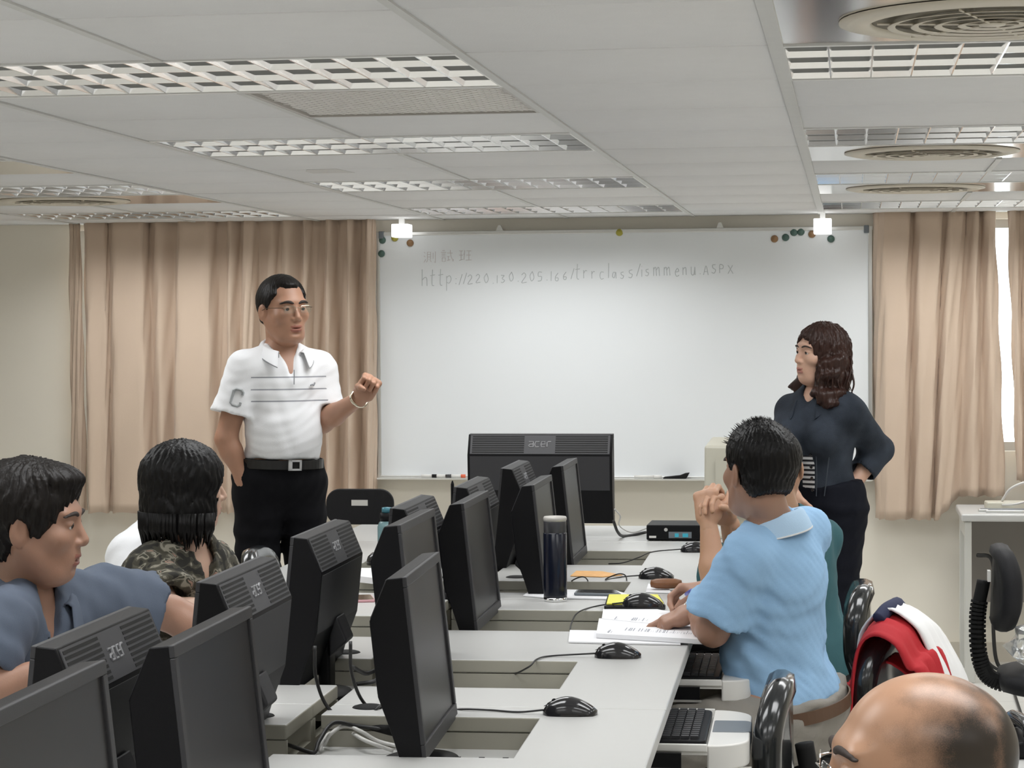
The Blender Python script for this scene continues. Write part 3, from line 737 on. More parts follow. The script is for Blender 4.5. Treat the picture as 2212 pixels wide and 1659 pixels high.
# ------------------------------------------------------------------ things on the desks
p=at_z(1197,1301,DZ); th=empty('thermos',(p.x,p.y+.03,DZ),0,'tall dark navy thermos bottle with a steel rim and lid','bottle')
MB().lathe([(.033,.0),(.0355,.004),(.0355,.012)],32).build('foot_ring','chrome',th,smooth=True)
MB().lathe([(.0005,.012),(.0352,.012),(.0355,.02),(.0355,.205),(.0335,.208),(.0005,.208)],32,cap=False).build('body','navy_metal',th,smooth=True)
MB().lathe([(.033,.206),(.0345,.21),(.0345,.240),(.0335,.243),(.0005,.243)],32,cap=False).build('lid_band','lid_dark',th,smooth=True)
MB().lathe([(.0005,.242),(.034,.242),(.0355,.246),(.0355,.252),(.033,.256),(.0005,.257)],32,cap=False).build('lid_top','grille_metal',th,smooth=True)
# booklet, loose sheets
def paper_poly(pts,z,th_,name,label,m='paper',cat='paper',parent=None):
    P=[at_z(x,y,z) for x,y in pts]; c=sum(P,Vector())/len(P)
    mb=MB().prism([(q.x-c.x,q.y-c.y) for q in P],0,th_,'z'); o=mb.build(name,m,parent)
    if parent is None: o.location=(c.x,c.y,z); tag(o,label,cat)
    return o,c
o,_=paper_poly([(1228,1389),(1231,1364),(1300,1365),(1474,1379),(1470,1394)],DZ+.001,.004,'paper_sheet','flat sheet of printed paper at the desk edge under the booklet')
bk=empty('booklet',at_z(1400,1378,DZ+.006),0,'open printed white booklet under the pointing hand','booklet')
bl=bk.location
def local_prism(pts,z,th_,name,m,par=bk,bl=bl,bevel=0):
    P=[at_z(x,y,z) for x,y in pts]; return MB().prism([(q.x-bl.x,q.y-bl.y) for q in P],z-bl.z,z-bl.z+th_,'z').build(name,m,par,bevel=bevel)
local_prism([(1288,1378),(1294,1345),(1400,1347),(1545,1372),(1526,1392)],DZ+.006,.012,'page_block','paper')
local_prism([(1300,1342),(1303,1322),(1420,1322),(1540,1345),(1540,1366),(1400,1352)],DZ+.012,.008,'page_block','paper')
tx=MB(); r2=random.Random(11)
def word_row(x0,y0,x1,y1,z,n):
    for k in range(n):
        f=k/n; x=x0+(x1-x0)*f+r2.uniform(0,3); y=y0+(y1-y0)*f
        hh=r2.choice((3,4,6)); a=at_z(x,y,z); b=at_z(x+2.2,y-hh,z)
        tx.box(a.x-bl.x,b.x-bl.x,min(a.y,b.y)-bl.y,max(a.y,b.y)-bl.y,z-bl.z,z-bl.z+.0004)
word_row(1350,1362,1520,1372,DZ+.0182,40); word_row(1362,1340,1400,1342,DZ+.0202,10); word_row(1326,1338,1336,1338,DZ+.0202,3); word_row(1312,1366,1322,1368,DZ+.0182,3)
tx.build('print','ink',bk)['kind']='stuff'
o,_=paper_poly([(1130,1288),(1150,1274),(1330,1277),(1355,1285),(1350,1296),(1180,1293)],DZ+.001,.003,'paper_sheet','loose white papers lying behind the dark thermos')
ph=empty('phone',at_z(1290,1283,DZ+.005),0,'dark phone lying on loose papers by the thermos','phone')
P=[at_z(x,y,DZ+.005)-ph.location for x,y in ((1240,1286),(1246,1279),(1330,1280),(1342,1288))]
MB().prism([(q.x,q.y) for q in P],0,.008,'z').build('body','grey_insert',ph,bevel=.002); MB().prism([(q.x*.9,q.y*.9) for q in P],.008,.0088,'z').build('screen','gloss_black',ph)
# yellow topped case under a mouse
cs=empty('flat_case',at_z(1372,1316,DZ),0,'flat black case with a bright yellow printed top','case')
P=[at_z(x,y,DZ)-cs.location for x,y in ((1305,1320),(1312,1297),(1425,1297),(1438,1318))]
MB().prism([(q.x,q.y) for q in P],0,.017,'z').build('tray','gloss_black',cs,bevel=.004); MB().prism([(q.x*.93,q.y*.88+.002) for q in P],.017,.0215,'z').build('printed_top','yellow_print',cs,bevel=.001)
o,_=paper_poly([(1232,1245),(1245,1234),(1300,1235),(1345,1243),(1300,1247)],DZ+.001,.002,'leaflet','orange and yellow printed leaflet on the desk','orange_print')
o,_=paper_poly([(1395,1280),(1400,1262),(1440,1262),(1450,1282)],DZ+.001,.002,'paper_sheet','folded white note beneath the brown pouch')
p=at_z(1438,1277,DZ); o=MB().lathe([(.0005,-.05),(.016,-.048),(.022,-.03),(.024,.0),(.022,.03),(.016,.048),(.0005,.05)],16,cap=False,sx=.7).xf(Matrix.Rotation(PI/2,4,'Y')).build('leather_pouch','brown_leather',smooth=True)
o.location=(p.x,p.y+.02,DZ+.0215); o.rotation_euler=(0,0,.1); tag(o,'small brown leather pouch by the hand holding a pen','pouch')
# water bottle near the far left desks
p=at_z(836,1210,DZ); wbq=empty('water_bottle',(p.x+.0,p.y,DZ),0,'clear teal water bottle with black neck and teal cap','bottle')
MB().lathe([(.0005,0),(.03,0),(.033,.006),(.033,.12),(.028,.135),(.02,.142)],24,cap=False).build('body','teal_plastic',wbq,smooth=True)
MB().lathe([(.0005,.14),(.024,.14),(.024,.168),(.0005,.17)],24,cap=False).build('neck','black_plastic',wbq,smooth=True)
MB().lathe([(.0005,.17),(.018,.17),(.017,.188),(.0005,.19)],24,cap=False).build('cap','teal_cap',wbq,smooth=True)
o,_=paper_poly([(778,1244),(780,1228),(832,1228),(834,1246)],DZ+.001,.002,'paper_sheet','white paper on the desk by the teal water bottle')
o,_=paper_poly([(776,1258),(780,1247),(815,1246),(810,1262)],DZ+.003,.02,'paper_stack','small stack of paper slips by the teal bottle')
phn=at_z(780,1296,DZ); t=empty('pink_phone',phn,0.3,'pink cased phone lying on the desk','phone'); MB().prism(rrect(.075,.14,.01),0,.008,'z').build('body','pink_plastic',t,bevel=.002); MB().prism(rrect(.068,.13,.008),.008,.0086,'z').build('screen','gloss_black',t)
# cables in the gap and wells near the camera
z_=.678
def gc(pts,r,m,lab): return cable('power_cable' if m=='cable_black' else 'data_cable',pts,r,m,lab,'cables in the desk wells')
gc([at_z(700,1610,z_),at_z(715,1585,z_+.03),at_z(745,1568,z_+.04),at_z(780,1580,z_+.03),at_z(815,1600,z_+.01),at_z(860,1612,z_)],.0042,'cable_white','white cable curving in the near desk well')
gc([at_z(690,1622,z_),at_z(705,1590,z_+.02),at_z(740,1575,z_+.02),at_z(790,1600,z_+.02),at_z(850,1622,z_)],.0042,'cable_white','lower white cable curling in the near desk well')
gc([at_z(620,1608,z_),at_z(660,1622,z_),at_z(680,1625,z_),at_z(690,1600,z_+.02),at_z(720,1562,z_+.05),at_z(770,1568,z_+.04),at_z(850,1578,z_+.03)],.0045,'cable_black','black power cable with an inline plug in the near well')
o=MB().tube([at_z(805,1571,z_+.035),at_z(850,1578,z_+.03)],[.009,.012],10).build('cable_plug','rubber',smooth=True); tag(o,'black inline plug lying in the near desk well','plug')
gc([at_z(835,1515,DZ+.004),at_z(815,1530,DZ+.004),at_z(790,1560,z_+.03),at_z(765,1585,z_+.01)],.003,'cable_black','thin black cable going down from the desk bridge')
gc([at_z(760,1440,DZ+.05),at_z(790,1455,DZ+.02),at_z(815,1448,DZ+.01),at_z(812,1470,DZ+.01),at_z(770,1478,DZ)],.005,'cable_black','thick black cable looped behind the column monitor')
gc([at_z(300,1645,DZ+.003),at_z(330,1646,DZ+.003),at_z(380,1650,DZ+.003)],.003,'cable_black','thin black cable on the desk under the nearest screens')
for (px_,py_,dy) in ((680,1395,0),(757,1385,0)):
    q=at_z(px_,py_,.88); gc([q,q+Vector((.005,-.01,-.07)),q+Vector((.03,.01,-.14)),q+Vector((.09,.05,-.185))],.004,'cable_black','black lead hanging %s the column monitor'%('below the near half of' if px_<700 else 'behind the far half of'))
gc([at_z(1325,1125,DZ+.08),at_z(1335,1150,DZ+.03),at_z(1350,1158,DZ+.004),at_z(1395,1150,DZ+.01)],.006,'cable_black','black lead from the big monitor to the small computer')
gc([at_z(1328,1100,DZ+.12),at_z(1340,1115,DZ+.08),at_z(1338,1135,DZ+.03),at_z(1365,1150,DZ+.01),at_z(1400,1140,DZ+.03)],.003,'cable_white','white lead beside the big monitor')
o=MB().tube([at_z(978,1108,DZ),at_z(978,1062,DZ)+Vector((0,0,0))],.006,8)
q=at_y(978,1150,9.1); o=MB().tube([(q.x,9.1,DZ),(q.x,9.1,DZ+.19),(q.x,9.1,DZ+.205)],[.007,.007,.002],8).build('stylus','black_plastic'); tag(o,'thin black upright aerial standing behind the monitors','aerial')

# ------------------------------------------------------------------ chairs
def vinyl_chair(name,loc,rz,label,seat_z=.45,back_top=.80,m='vinyl',seat=True,bh=.36):
    """faces local +x"""
    t=empty(name,loc,rz,label,'chair','black office chairs')
    # backrest: rounded cushion
    mb=MB(); poly=rrect(.40,bh,min(.15,bh*.42),8); zc_=back_top-bh/2
    n=len(poly)
    def ring(sc,x): return [(x+ (.03*(abs(p[0])/.2)**2), p[0]*sc, zc_+p[1]*sc) for p in poly]
    rings=[ring(.80,-.030),ring(.95,-.024),ring(1.0,-.005),ring(1.0,.012),ring(.95,.030),ring(.80,.038)]
    for r in rings: mb.v+=r
    for i in range(len(rings)-1):
        for j in range(n): mb.f.append((i*n+j,i*n+(j+1)%n,(i+1)*n+(j+1)%n,(i+1)*n+j)); mb.m.append(0)
    mb.f.append(tuple(range(n-1,-1,-1))); mb.f.append(tuple(range((len(rings)-1)*n,len(rings)*n))); mb.m+= [0,0]
    mb.xf(Matrix.Translation((-.20,0,0))).build('backrest',m,t,smooth=True)
    # ribbed back bar
    bar=smoothpath([(-.245,0,zc_+.02),(-.265,0,zc_-.10),(-.255,0,seat_z+.02),(-.20,0,seat_z-.045),(-.05,0,seat_z-.055)],10)
    mb=MB().tube(bar,.022,10); mb.build('back_bar','rubber',t,smooth=True)
    for i in range(6,len(bar)-4,1):
        p=bar[i]; d=(bar[i+1]-bar[i-1]).normalized()
        MB().tube([p-d*.004,p+d*.004],.028,10).build('bar_rib','rubber',t)
    if seat:
        mb=MB(); poly=rrect(.44,.46,.14,8); n=len(poly)
        rings=[(.85,-.045),(.98,-.035),(1.0,-.01),(.97,.012),(.85,.022)]
        for sc,z in rings: mb.v+=[(.02+p[0]*sc,p[1]*sc,seat_z+z-.022) for p in poly]
        for i in range(len(rings)-1):
            for j in range(n): mb.f.append((i*n+j,i*n+(j+1)%n,(i+1)*n+(j+1)%n,(i+1)*n+j)); mb.m.append(0)
        mb.f.append(tuple(range(n-1,-1,-1))); mb.f.append(tuple(range((len(rings)-1)*n,len(rings)*n))); mb.m+=[0,0]
        mb.build('seat',m,t,smooth=True)
    MB().lathe([(.028,.09),(.028,.26),(.02,.262),(.02,seat_z-.065)],14).build('gas_column','black_plastic',t,smooth=True)
    for k in range(5):
        a=2*PI*k/5+.3; c,s=math.cos(a),math.sin(a)
        lg=MB().tube([(0.02*c,.02*s,.095),(.26*c,.26*s,.070)],[.022,.015],8).build('base_arm','black_plastic',t,smooth=True)
        MB().tube([(.26*c-.012*s,.26*s+.012*c,.0275),(.26*c+.012*s,.26*s-.012*c,.0275)],.0275,14).build('caster','rubber',lg)
    return t
def at_d(x,y,Yw): return at_y(x,y,Yw)
c1=at_d(1694,1500,5.22)
ch=vinyl_chair('office_chair',(c1.x-.20,5.22,0),PI,'empty glossy black vinyl chair just behind the man in light blue',seat_z=.46,back_top=.768)
c2=at_d(1874,1360,6.9); vinyl_chair('office_chair',(c2.x-.205,6.9,0),PI,'glossy black vinyl chair used by the person in teal',seat_z=.46,back_top=.795,bh=.30)
c2=at_d(1930,1400,6.25); jc=vinyl_chair('office_chair',(c2.x-.20,6.3,0),PI-.25,'black vinyl chair of the man in light blue, jacket over its back',seat_z=.45,back_top=.74)
c2=at_d(2142,1240,7.5); uc=vinyl_chair('office_chair',(c2.x+.22,7.5,0),0,'black fabric chair with a curved ribbed bar near the wall desk',seat_z=.45,back_top=.85,m='chair_fabric',bh=.27)
MB().box(-.237,-.2275,-.085,-.045,.74,.775).build('sticker','white_plastic',uc)
o=MB(); 
# jacket over the chair back, three colours
jk=empty('jacket',jc.location,PI-.25,'red, white and navy jacket hung over a chair back','jacket')
def drape(name,m,y0,y1,xo,zt,zb_front,zb_back,seed,par=jk):
    mb=MB(); ny=12; r3=random.Random(seed); prof=[]
    path=[(.055+xo,zb_front),(.05+xo,(zb_front+zt)/2),(.035+xo,zt-.03),(0,zt+xo),(-.05-xo,zt-.01),(-.085-xo,zt-.07),(-.10-xo*2,(zb_back+zt)/2),(-.12-xo*2.5,zb_back)]
    P=smoothpath([(a,0,b) for a,b in path],4); m_=len(P)
    for i in range(ny+1):
        y=y0+(y1-y0)*i/ny
        for j,p in enumerate(P):
            fold=.012*math.sin(i*1.9+seed+j*.12)*(abs(j-m_*.42)/m_*2.2)
            mb.v.append((p.x-.20+fold,y+.01*math.sin(j*.4+seed),p.z-.10*(abs(y)/.2)**2.5*.35+.004*math.sin(i*2.3)))
    for i in range(ny):
        for j in range(m_-1):
            k=i*m_+j; mb.f.append((k,k+1,k+m_+1,k+m_)); mb.m.append(0)
    return mb.build(name,m,par,smooth=True,solid=.006)
drape('red_panel','red_cloth',-.02,.20,.012,.765,.48,.60,1); drape('white_panel','white_cloth',-.21,.06,.030,.770,.56,.42,2); MB().tube(smoothpath([(-.19,-.17,.765),(-.20,-.10,.795),(-.205,-.03,.800),(-.20,.05,.795),(-.19,.10,.775)],6),.020,10,r2=.014).build('navy_collar','navy_cloth',jk,smooth=True)
drape('red_sleeve','red_cloth',.00,.12,.052,.62,.56,.42,6)
# plastic bag on the far chair seat
mb=MB(); r3=random.Random(9)
for i in range(9):
    for j in range(14):
        th_=PI*i/8; ph_=2*PI*j/14; rr=1+r3.uniform(-.18,.18)
        mb.v.append((.11*rr*math.sin(th_)*math.cos(ph_),.12*rr*math.sin(th_)*math.sin(ph_),.075+.075*rr*math.cos(th_)))
for i in range(8):
    for j in range(14): mb.f.append((i*14+j,i*14+(j+1)%14,(i+1)*14+(j+1)%14,(i+1)*14+j)); mb.m.append(0)
o=mb.build('plastic_bag','clear_plastic'); o.location=(uc.location.x-.06,uc.location.y-.02,.452); tag(o,'crumpled clear plastic bag on the far chair seat','bag')
# folding chair by the front
p=at_y(778,1100,9.62); fc=empty('folding_chair',(p.x,9.62,0),0,'black folding chair with a label on its backrest, before the curtain','chair')
poly=rrect(.30,.155,.06,8)
bk_=MB().prism(poly,-.010,.010,'y').build('backrest','chair_fabric',fc,bevel=.006); bk_.location=(0,0,.795)
MB().box(-.036,.036,-.0115,-.0095,.800,.825).build('label_plate','white_plastic',fc)
for s in (-1,1):
    MB().tube(smoothpath([(s*.165,.0,.79),(s*.17,-.02,.45),(s*.18,-.20,.012)],6),.011,8).build('front_leg','black_plastic',fc,smooth=True)
    MB().tube([(s*.15,-.14,.44),(s*.15,.17,.012)],.011,8).build('rear_leg','black_plastic',fc,smooth=True)
MB().prism(rrect(.36,.36,.05),.44,.465,'z').build('seat','chair_fabric',fc,bevel=.008).location=(0,-.12,0)
# dark chairs glimpsed between the left sitters and the screens
c3=at_d(548,1200,7.6); vinyl_chair('office_chair',(c3.x+.2,7.6,0),0,'glossy black chair in front of the standing man\'s trousers',seat_z=.46,back_top=.815)
c4=at_d(815,1215,8.05); q=at_z(812,1222,DZ); t=empty('desk_speaker',(q.x,q.y+.03,DZ),0,'small rounded black speaker on the desk by the papers','speaker')
MB().lathe([(.0005,.045),(.02,.043),(.034,.03),(.04,.012),(.038,0),(.0005,0)],20,cap=False).build('shell','gloss_black',t,smooth=True); MB().lathe([(.0005,.046),(.012,.0455),(.012,.044),(.0005,.044)],16,cap=False).build('grille','slot_black',t)

# ------------------------------------------------------------------ desk by the right wall
t=empty('wall_desk',(0.485,10.06,0),0,'pale grey desk against the curtained wall with a dark back panel','desk')
MB().box(-.015,1.4,0.0,.56,.71,.742).build('desktop','desk_top',t,bevel=.008,seg=3)
MB().prism([(.0,0.0),(.045,0.0),(.045,.08),(.03,.10),(.03,.708),(0,.708)],.02,.07,'y').build('leg','desk_leg',t,bevel=.004)
MB().prism([(.0,0.0),(.045,0.0),(.045,.08),(.03,.10),(.03,.708),(0,.708)],.48,.53,'y').build('leg','desk_leg',t,bevel=.004)
MB().box(.035,1.39,.50,.52,.30,.708).build('back_panel','panel_grey',t)
MB().box(.0,.03,.07,.48,.64,.70).build('side_rail','desk_leg',t)
WD=t
cable('power_cable',[(.56,10.5,.52),(.62,10.47,.51),(.635,10.46,.40),(.63,10.45,.18),(.65,10.44,.03),(.72,10.42,.012)],.009,'cable_black','black cable hanging under the desk by the wall','cables under the wall desk')
cable('power_cable',[(.54,10.45,.20),(.58,10.44,.08),(.64,10.43,.014),(.72,10.40,.012)],.007,'cable_black','thinner black cable lying behind the wall desk leg','cables under the wall desk')
q=at_z(2185,1470,0.005); cable('floor_cable',[at_z(2178,1455,.006),at_z(2192,1500,.006),at_z(2212,1560,.006),at_z(2240,1640,.006)],.006,'cable_black','black cable lying across the pale floor tiles')
# things on that desk
q=at_z(2150,1092,.742)
t=empty('router',(.72,10.36,.742),0.05,'flat white box with leads on the wall desk','router'); MB().box(-.13,.13,-.06,.06,0,.035).build('case','beige_plastic',t,bevel=.006); MB().box(.05,.11,-.062,-.058,.01,.028).build('socket','grey_insert',t)
for k,(yy,xx,lab) in enumerate(((10.16,.74,'silver flat tray nearest the wall desk edge'),(10.22,.71,'silver flat tray behind another on the wall desk'))):
    t=empty('silver_tray',(xx,yy,.742),.03*k,lab,'tray'); MB().box(-.16,.16,-.022,.022,0,.012).build('body','alu',t,bevel=.003); MB().box(-.15,.15,-.012,.012,.012,.0135).build('channel','grey_insert',t)
cable('data_cable',[(.66,10.33,.78),(.70,10.3,.84),(.78,10.3,.87),(.86,10.3,.86)],.006,'cable_white','white lead looping from the box on the wall desk','leads on the wall desk')
cable('data_cable',[(.84,10.36,.86),(.80,10.4,.92),(.83,10.42,.97),(.90,10.42,.99)],.006,'cable_white','upper white lead against the window curtain','leads on the wall desk')
cable('data_cable',[(.66,10.30,.765),(.72,10.24,.775),(.80,10.27,.80),(.85,10.30,.84)],.005,'cable_white','thin white lead lying over silver trays','leads on the wall desk')
mb=MB().lathe([(.0005,0),(.03,0),(.045,.03),(.04,.07),(.02,.10),(.0005,.11)],16,cap=False); o=mb.build('pink_pouch','pink',smooth=True); o.location=(.845,10.2,.742); tag(o,'pink red soft pouch at the wall desk end','pouch')
# curtain end heaped on the desk
# ------------------------------------------------------------------ second row desk at the right
t=empty('side_desk',(.30,3.3,0),0,'pale desk with a black rear rail behind the bald man','desk')
MB().box(0,1.2,0,1.36,.71,.74).build('desktop','desk_top',t,bevel=.008,seg=3)
MB().box(-.005,1.2,1.345,1.40,.715,.760).build('rear_rail','black_plastic',t,bevel=.01,seg=3)
for x in (.02,1.16): MB().box(x,x+.025,.05,1.3,0,.708).build('end_panel','desk_side',t)
keyboard((.47,4.52,.741),PI/2+.05,.30,.13,'white keyboard on the desk behind the bald man','white_plastic','side desk keyboard')
q=at_z(2205,1628,.741); t=empty('desk_phone',(q.x+.03,q.y+.02,.741),.2,'dark desk phone with its handset beside the white keyboard','phone')
MB().prism([(-.06,0),(.06,0),(.06,.03),(.02,.045),(-.06,.03)],-.07,.07,'y').build('base','black_plastic',t,bevel=.006); MB().tube(smoothpath([(-.03,-.07,.045),(-.03,-.05,.06),(-.03,.05,.06),(-.03,.07,.045)],5),.014,10).build('handset','gloss_black',t,smooth=True); MB().box(.005,.03,-.05,-.02,.040,.046).build('key_pad','white_plastic',t)
# ------------------------------------------------------------------ people: smooth implicit bodies turned into meshes
def V3(p): return np.array([p[0],p[1],p[2]],dtype=np.float32)
def unit(v): v=np.asarray(v,dtype=np.float64); return v/np.linalg.norm(v)
def d_cone(p,a,b,ra,rb):
    ab=b-a; t=np.clip((p-a)@ab/max(1e-9,float(ab@ab)),0,1)
    return np.linalg.norm(p-a-t[:,None]*ab,axis=1)-(ra+(rb-ra)*t)
def d_ell(p,c,r,R=None):
    q=p-c
    if R is not None: q=q@R      # columns of R are the local axes
    k0=np.linalg.norm(q/r,axis=1); k1=np.linalg.norm(q/(r*r),axis=1)
    return k0*(k0-1)/np.maximum(k1,1e-6)
def smin(a,b,k):
    h=np.clip(.5+.5*(b-a)/k,0,1); return b*(1-h)+a*h-k*h*(1-h)
def smax(a,b,k): return -smin(-a,-b,k)
def field(prims):
    def f(p):
        d=None
        for pr in prims:
            if pr[0]=='c': e=d_cone(p,V3(pr[1]),V3(pr[2]),pr[3],pr[4]); k=pr[5]
            elif pr[0]=='e': e=d_ell(p,V3(pr[1]),V3(pr[2]),pr[3]); k=pr[4]
            elif pr[0]=='f': e=pr[1](p); k=pr[2]
            elif pr[0]=='-': d=smax(d,-pr[1](p),pr[2]); continue
            d=e if d is None else smin(d,e,k)
        return d
    return f
def surface(fn,lo,hi,res):
    lo=np.array(lo,dtype=np.float32); hi=np.array(hi,dtype=np.float32)
    B=4; nb=np.ceil((hi-lo)/(res*B)).astype(int)+1; n=nb*B+1
    # coarse pass at block corners
    ax=[lo[i]+res*B*np.arange(nb[i]+1,dtype=np.float32) for i in range(3)]
    g=np.stack(np.meshgrid(*ax,indexing='ij'),-1).reshape(-1,3)
    cv=fn(g).reshape(nb+1)
    lim=res*B*1.15
    near=np.abs(cv)<lim*1.25
    blk=np.zeros(nb,bool)
    mn=np.full(nb,1e9); mx=np.full(nb,-1e9)
    for i in (0,1):
        for j in (0,1):
            for k in (0,1):
                s=cv[i:i+nb[0],j:j+nb[1],k:k+nb[2]]; blk|=near[i:i+nb[0],j:j+nb[1],k:k+nb[2]]; mn=np.minimum(mn,s); mx=np.maximum(mx,s)
    blk|=(mn<0)&(mx>0)
    vals=np.ones(n,dtype=np.float32)*.5
    # sign for blocks away from the surface
    ctr=(mn+mx)/2
    big=np.repeat(np.repeat(np.repeat(np.where(ctr<0,-.5,.5),B,0),B,1),B,2).astype(np.float32)
    vals[:-1,:-1,:-1]=big
    m=np.zeros(n,bool); mb_=np.repeat(np.repeat(np.repeat(blk,B,0),B,1),B,2)
    for i in (0,1):
        for j in (0,1):
            for k in (0,1):
                m[i:i+nb[0]*B,j:j+nb[1]*B,k:k+nb[2]*B]|=mb_
    idx=np.argwhere(m)
    vals[m]=fn((lo+idx*res).astype(np.float32))
    # surface nets
    s=vals<0; c=[]
    N=np.array(n)-1
    cnt=np.zeros(N,np.float32); acc=np.zeros((*N,3),np.float32)
    def sl(o): return tuple(slice(o[q],o[q]+N[q]) for q in range(3))
    for axis in range(3):
        o2=[q for q in range(3) if q!=axis]
        for u in (0,1):
            for v in (0,1):
                a=[0,0,0]; a[o2[0]]=u; a[o2[1]]=v; b=list(a); b[axis]=1
                va=vals[sl(a)]; vb=vals[sl(b)]; x=(va<0)!=(vb<0)
                t=np.where(x,va/np.where(x,va-vb,1),0)
                for q in range(3): acc[...,q]+=np.where(x,a[q]+(t if q==axis else 0),0)
                cnt+=x
    act=cnt>0; vid=-np.ones(N,int); ids=np.argwhere(act); vid[act]=np.arange(len(ids))
    pos=lo+res*(ids+acc[act]/cnt[act][:,None])
    faces=[]
    for axis in range(3):
        o2=[q for q in range(3) if q!=axis]
        A=[slice(1,N[q]) for q in range(3)]; A[axis]=slice(0,N[axis])
        Bs=list(A); Bs[axis]=slice(1,N[axis]+1)
        # edges start at grid points with interior coordinates on the other axes
        va=s[tuple(A)]; vb=s[tuple(Bs)]
        e=np.argwhere(va!=vb)
        if len(e)==0: continue
        flip=va[va!=vb]
        base=e.copy()
        for q in o2: base[:,q]+=1
        def gid(du,dv):
            w_=base.copy(); w_[:,o2[0]]-=du; w_[:,o2[1]]-=dv; return vid[w_[:,0],w_[:,1],w_[:,2]]
        q_=np.stack([gid(1,1),gid(0,1),gid(0,0),gid(1,0)],1)
        if axis==1: flip=~flip
        q_[~flip]=q_[~flip][:,::-1]
        ok=(q_>=0).all(1); faces.append(q_[ok])
    return pos,np.concatenate(faces) if faces else np.zeros((0,4),int)
def mesh_obj(name,parts,mats,origin,parent=None,matfn=None,smoothit=0,attr=None):
    vs=[];fs=[];k=0
    for p,f in parts: vs.append(p); fs.append(f+k); k+=len(p)
    vs=np.concatenate(vs); fs=np.concatenate(fs)
    for _ in range(smoothit):
        a=np.zeros_like(vs); c=np.zeros(len(vs))
        for i in range(4):
            np.add.at(a,fs[:,i],vs[fs[:,(i+1)%4]]); np.add.at(c,fs[:,i],1)
        vs=vs*.5+.5*a/np.maximum(c,1)[:,None]
    me=bpy.data.meshes.new(name); o3=np.array(origin)
    me.vertices.add(len(vs)); me.vertices.foreach_set('co',(vs-o3).astype(np.float32).ravel())
    me.loops.add(len(fs)*4); me.loops.foreach_set('vertex_index',fs.ravel().astype(np.int32))
    me.polygons.add(len(fs)); me.polygons.foreach_set('loop_start',np.arange(0,len(fs)*4,4,dtype=np.int32)); me.polygons.foreach_set('loop_total',np.full(len(fs),4,dtype=np.int32))
    for m in mats: me.materials.append(M[m])
    if matfn is not None:
        me.polygons.foreach_set('material_index',matfn(vs[fs].mean(1)).astype(np.int32))
    me.polygons.foreach_set('use_smooth',np.ones(len(fs),bool)); me.update(); me.validate()
    if attr is not None:
        a=me.attributes.new('blend','FLOAT','POINT'); a.data.foreach_set('value',attr(vs).astype(np.float32))
    o=bpy.data.objects.new(name,me); COL.objects.link(o)
    if parent is not None: o.parent=parent
    return o
def bounds(pts,pad): p=np.array(pts,dtype=float); return p.min(0)-pad,p.max(0)+pad

P1Z=at_y(604,1040,8.42).z
# ---- materials for people
for nm,c in (('skin_a',(0.42,0.225,0.145)),('skin_b',(0.60,0.37,0.27)),('skin_c',(0.37,0.205,0.14)),('skin_d',(0.60,0.39,0.29)),('skin_e',(0.44,0.23,0.14)),('skin_f',(0.50,0.29,0.19))):
    m=mat(nm,c,.48,var=.06,vscale=18,bump=.12,bscale=300); b=m.node_tree.nodes['Principled BSDF']; b.inputs['Subsurface Weight'].default_value=.12; b.inputs['Subsurface Radius'].default_value=(.02,.008,.004); b.inputs['Subsurface Scale'].default_value=.4
    mat(nm.replace('skin','lip'),(c[0]*.78,c[1]*.55,c[2]*.60),.4,var=.05,vscale=60)
mat('hair_black',(0.005,0.0045,0.0045),.42,bump=.9,bscale=160,stretch=(1,1,.18),spec=.22)
mat('hair_soft',(0.009,0.007,0.006),.45,bump=.9,bscale=160,stretch=(1,1,.25),spec=.22)
mat('hair_brown',(0.034,0.014,0.010),.40,spec=.3,bump=1.0,bscale=150,stretch=(1,1,.16),var=.5,vscale=14)
mat('brow',(0.03,0.02,0.016),.7)
mat('eye_white',(0.62,0.58,0.55),.2); mat('iris',(0.02,0.012,0.008),.1)
mat('polo_white',(0.84,0.85,0.87),.85,bump=.25,bscale=500,var=.015,vscale=30)
m=mat('polo_striped',(0.84,0.85,0.87),.85,bump=.25,bscale=500); nt=m.node_tree; b=nt.nodes['Principled BSDF']; tc=nt.nodes.new('ShaderNodeTexCoord'); sx=nt.nodes.new('ShaderNodeSeparateXYZ'); nt.links.new(tc.outputs['Object'],sx.inputs[0]); prev=None
for hz_ in (P1Z+.400,P1Z+.354,P1Z+.310):
    a1=nt.nodes.new('ShaderNodeMath'); a1.operation='COMPARE'; a1.inputs[1].default_value=hz_; a1.inputs[2].default_value=.0026; nt.links.new(sx.outputs['Z'],a1.inputs[0])
    if prev is None: prev=a1
    else:
        a2=nt.nodes.new('ShaderNodeMath'); a2.operation='MAXIMUM'; nt.links.new(prev.outputs[0],a2.inputs[0]); nt.links.new(a1.outputs[0],a2.inputs[1]); prev=a2
mx=nt.nodes.new('ShaderNodeMix'); mx.data_type='RGBA'; mx.inputs[6].default_value=(.84,.85,.87,1); mx.inputs[7].default_value=(.34,.35,.38,1); nt.links.new(prev.outputs[0],mx.inputs[0]); nt.links.new(mx.outputs[2],b.inputs['Base Color'])
mat('polo_blue',(0.30,0.50,0.74),.85,bump=.3,bscale=500,var=.04,vscale=30)
mat('polo_blue_light',(0.45,0.63,0.82),.85,bump=.3,bscale=500)
mat('polo_slate',(0.090,0.112,0.155),.85,bump=.3,bscale=500,var=.06,vscale=20)
mat('shirt_teal',(0.040,0.125,0.145),.85,bump=.3,bscale=400,var=.08,vscale=20)
mat('shirt_white',(0.82,0.83,0.85),.85,bump=.2,bscale=400)
mat('shirt_dark',(0.05,0.05,0.07),.85)
mat('stripe_grey',(0.30,0.31,0.33),.85)
mat('patch_grey',(0.40,0.42,0.43),.85,bump=.5,bscale=400)
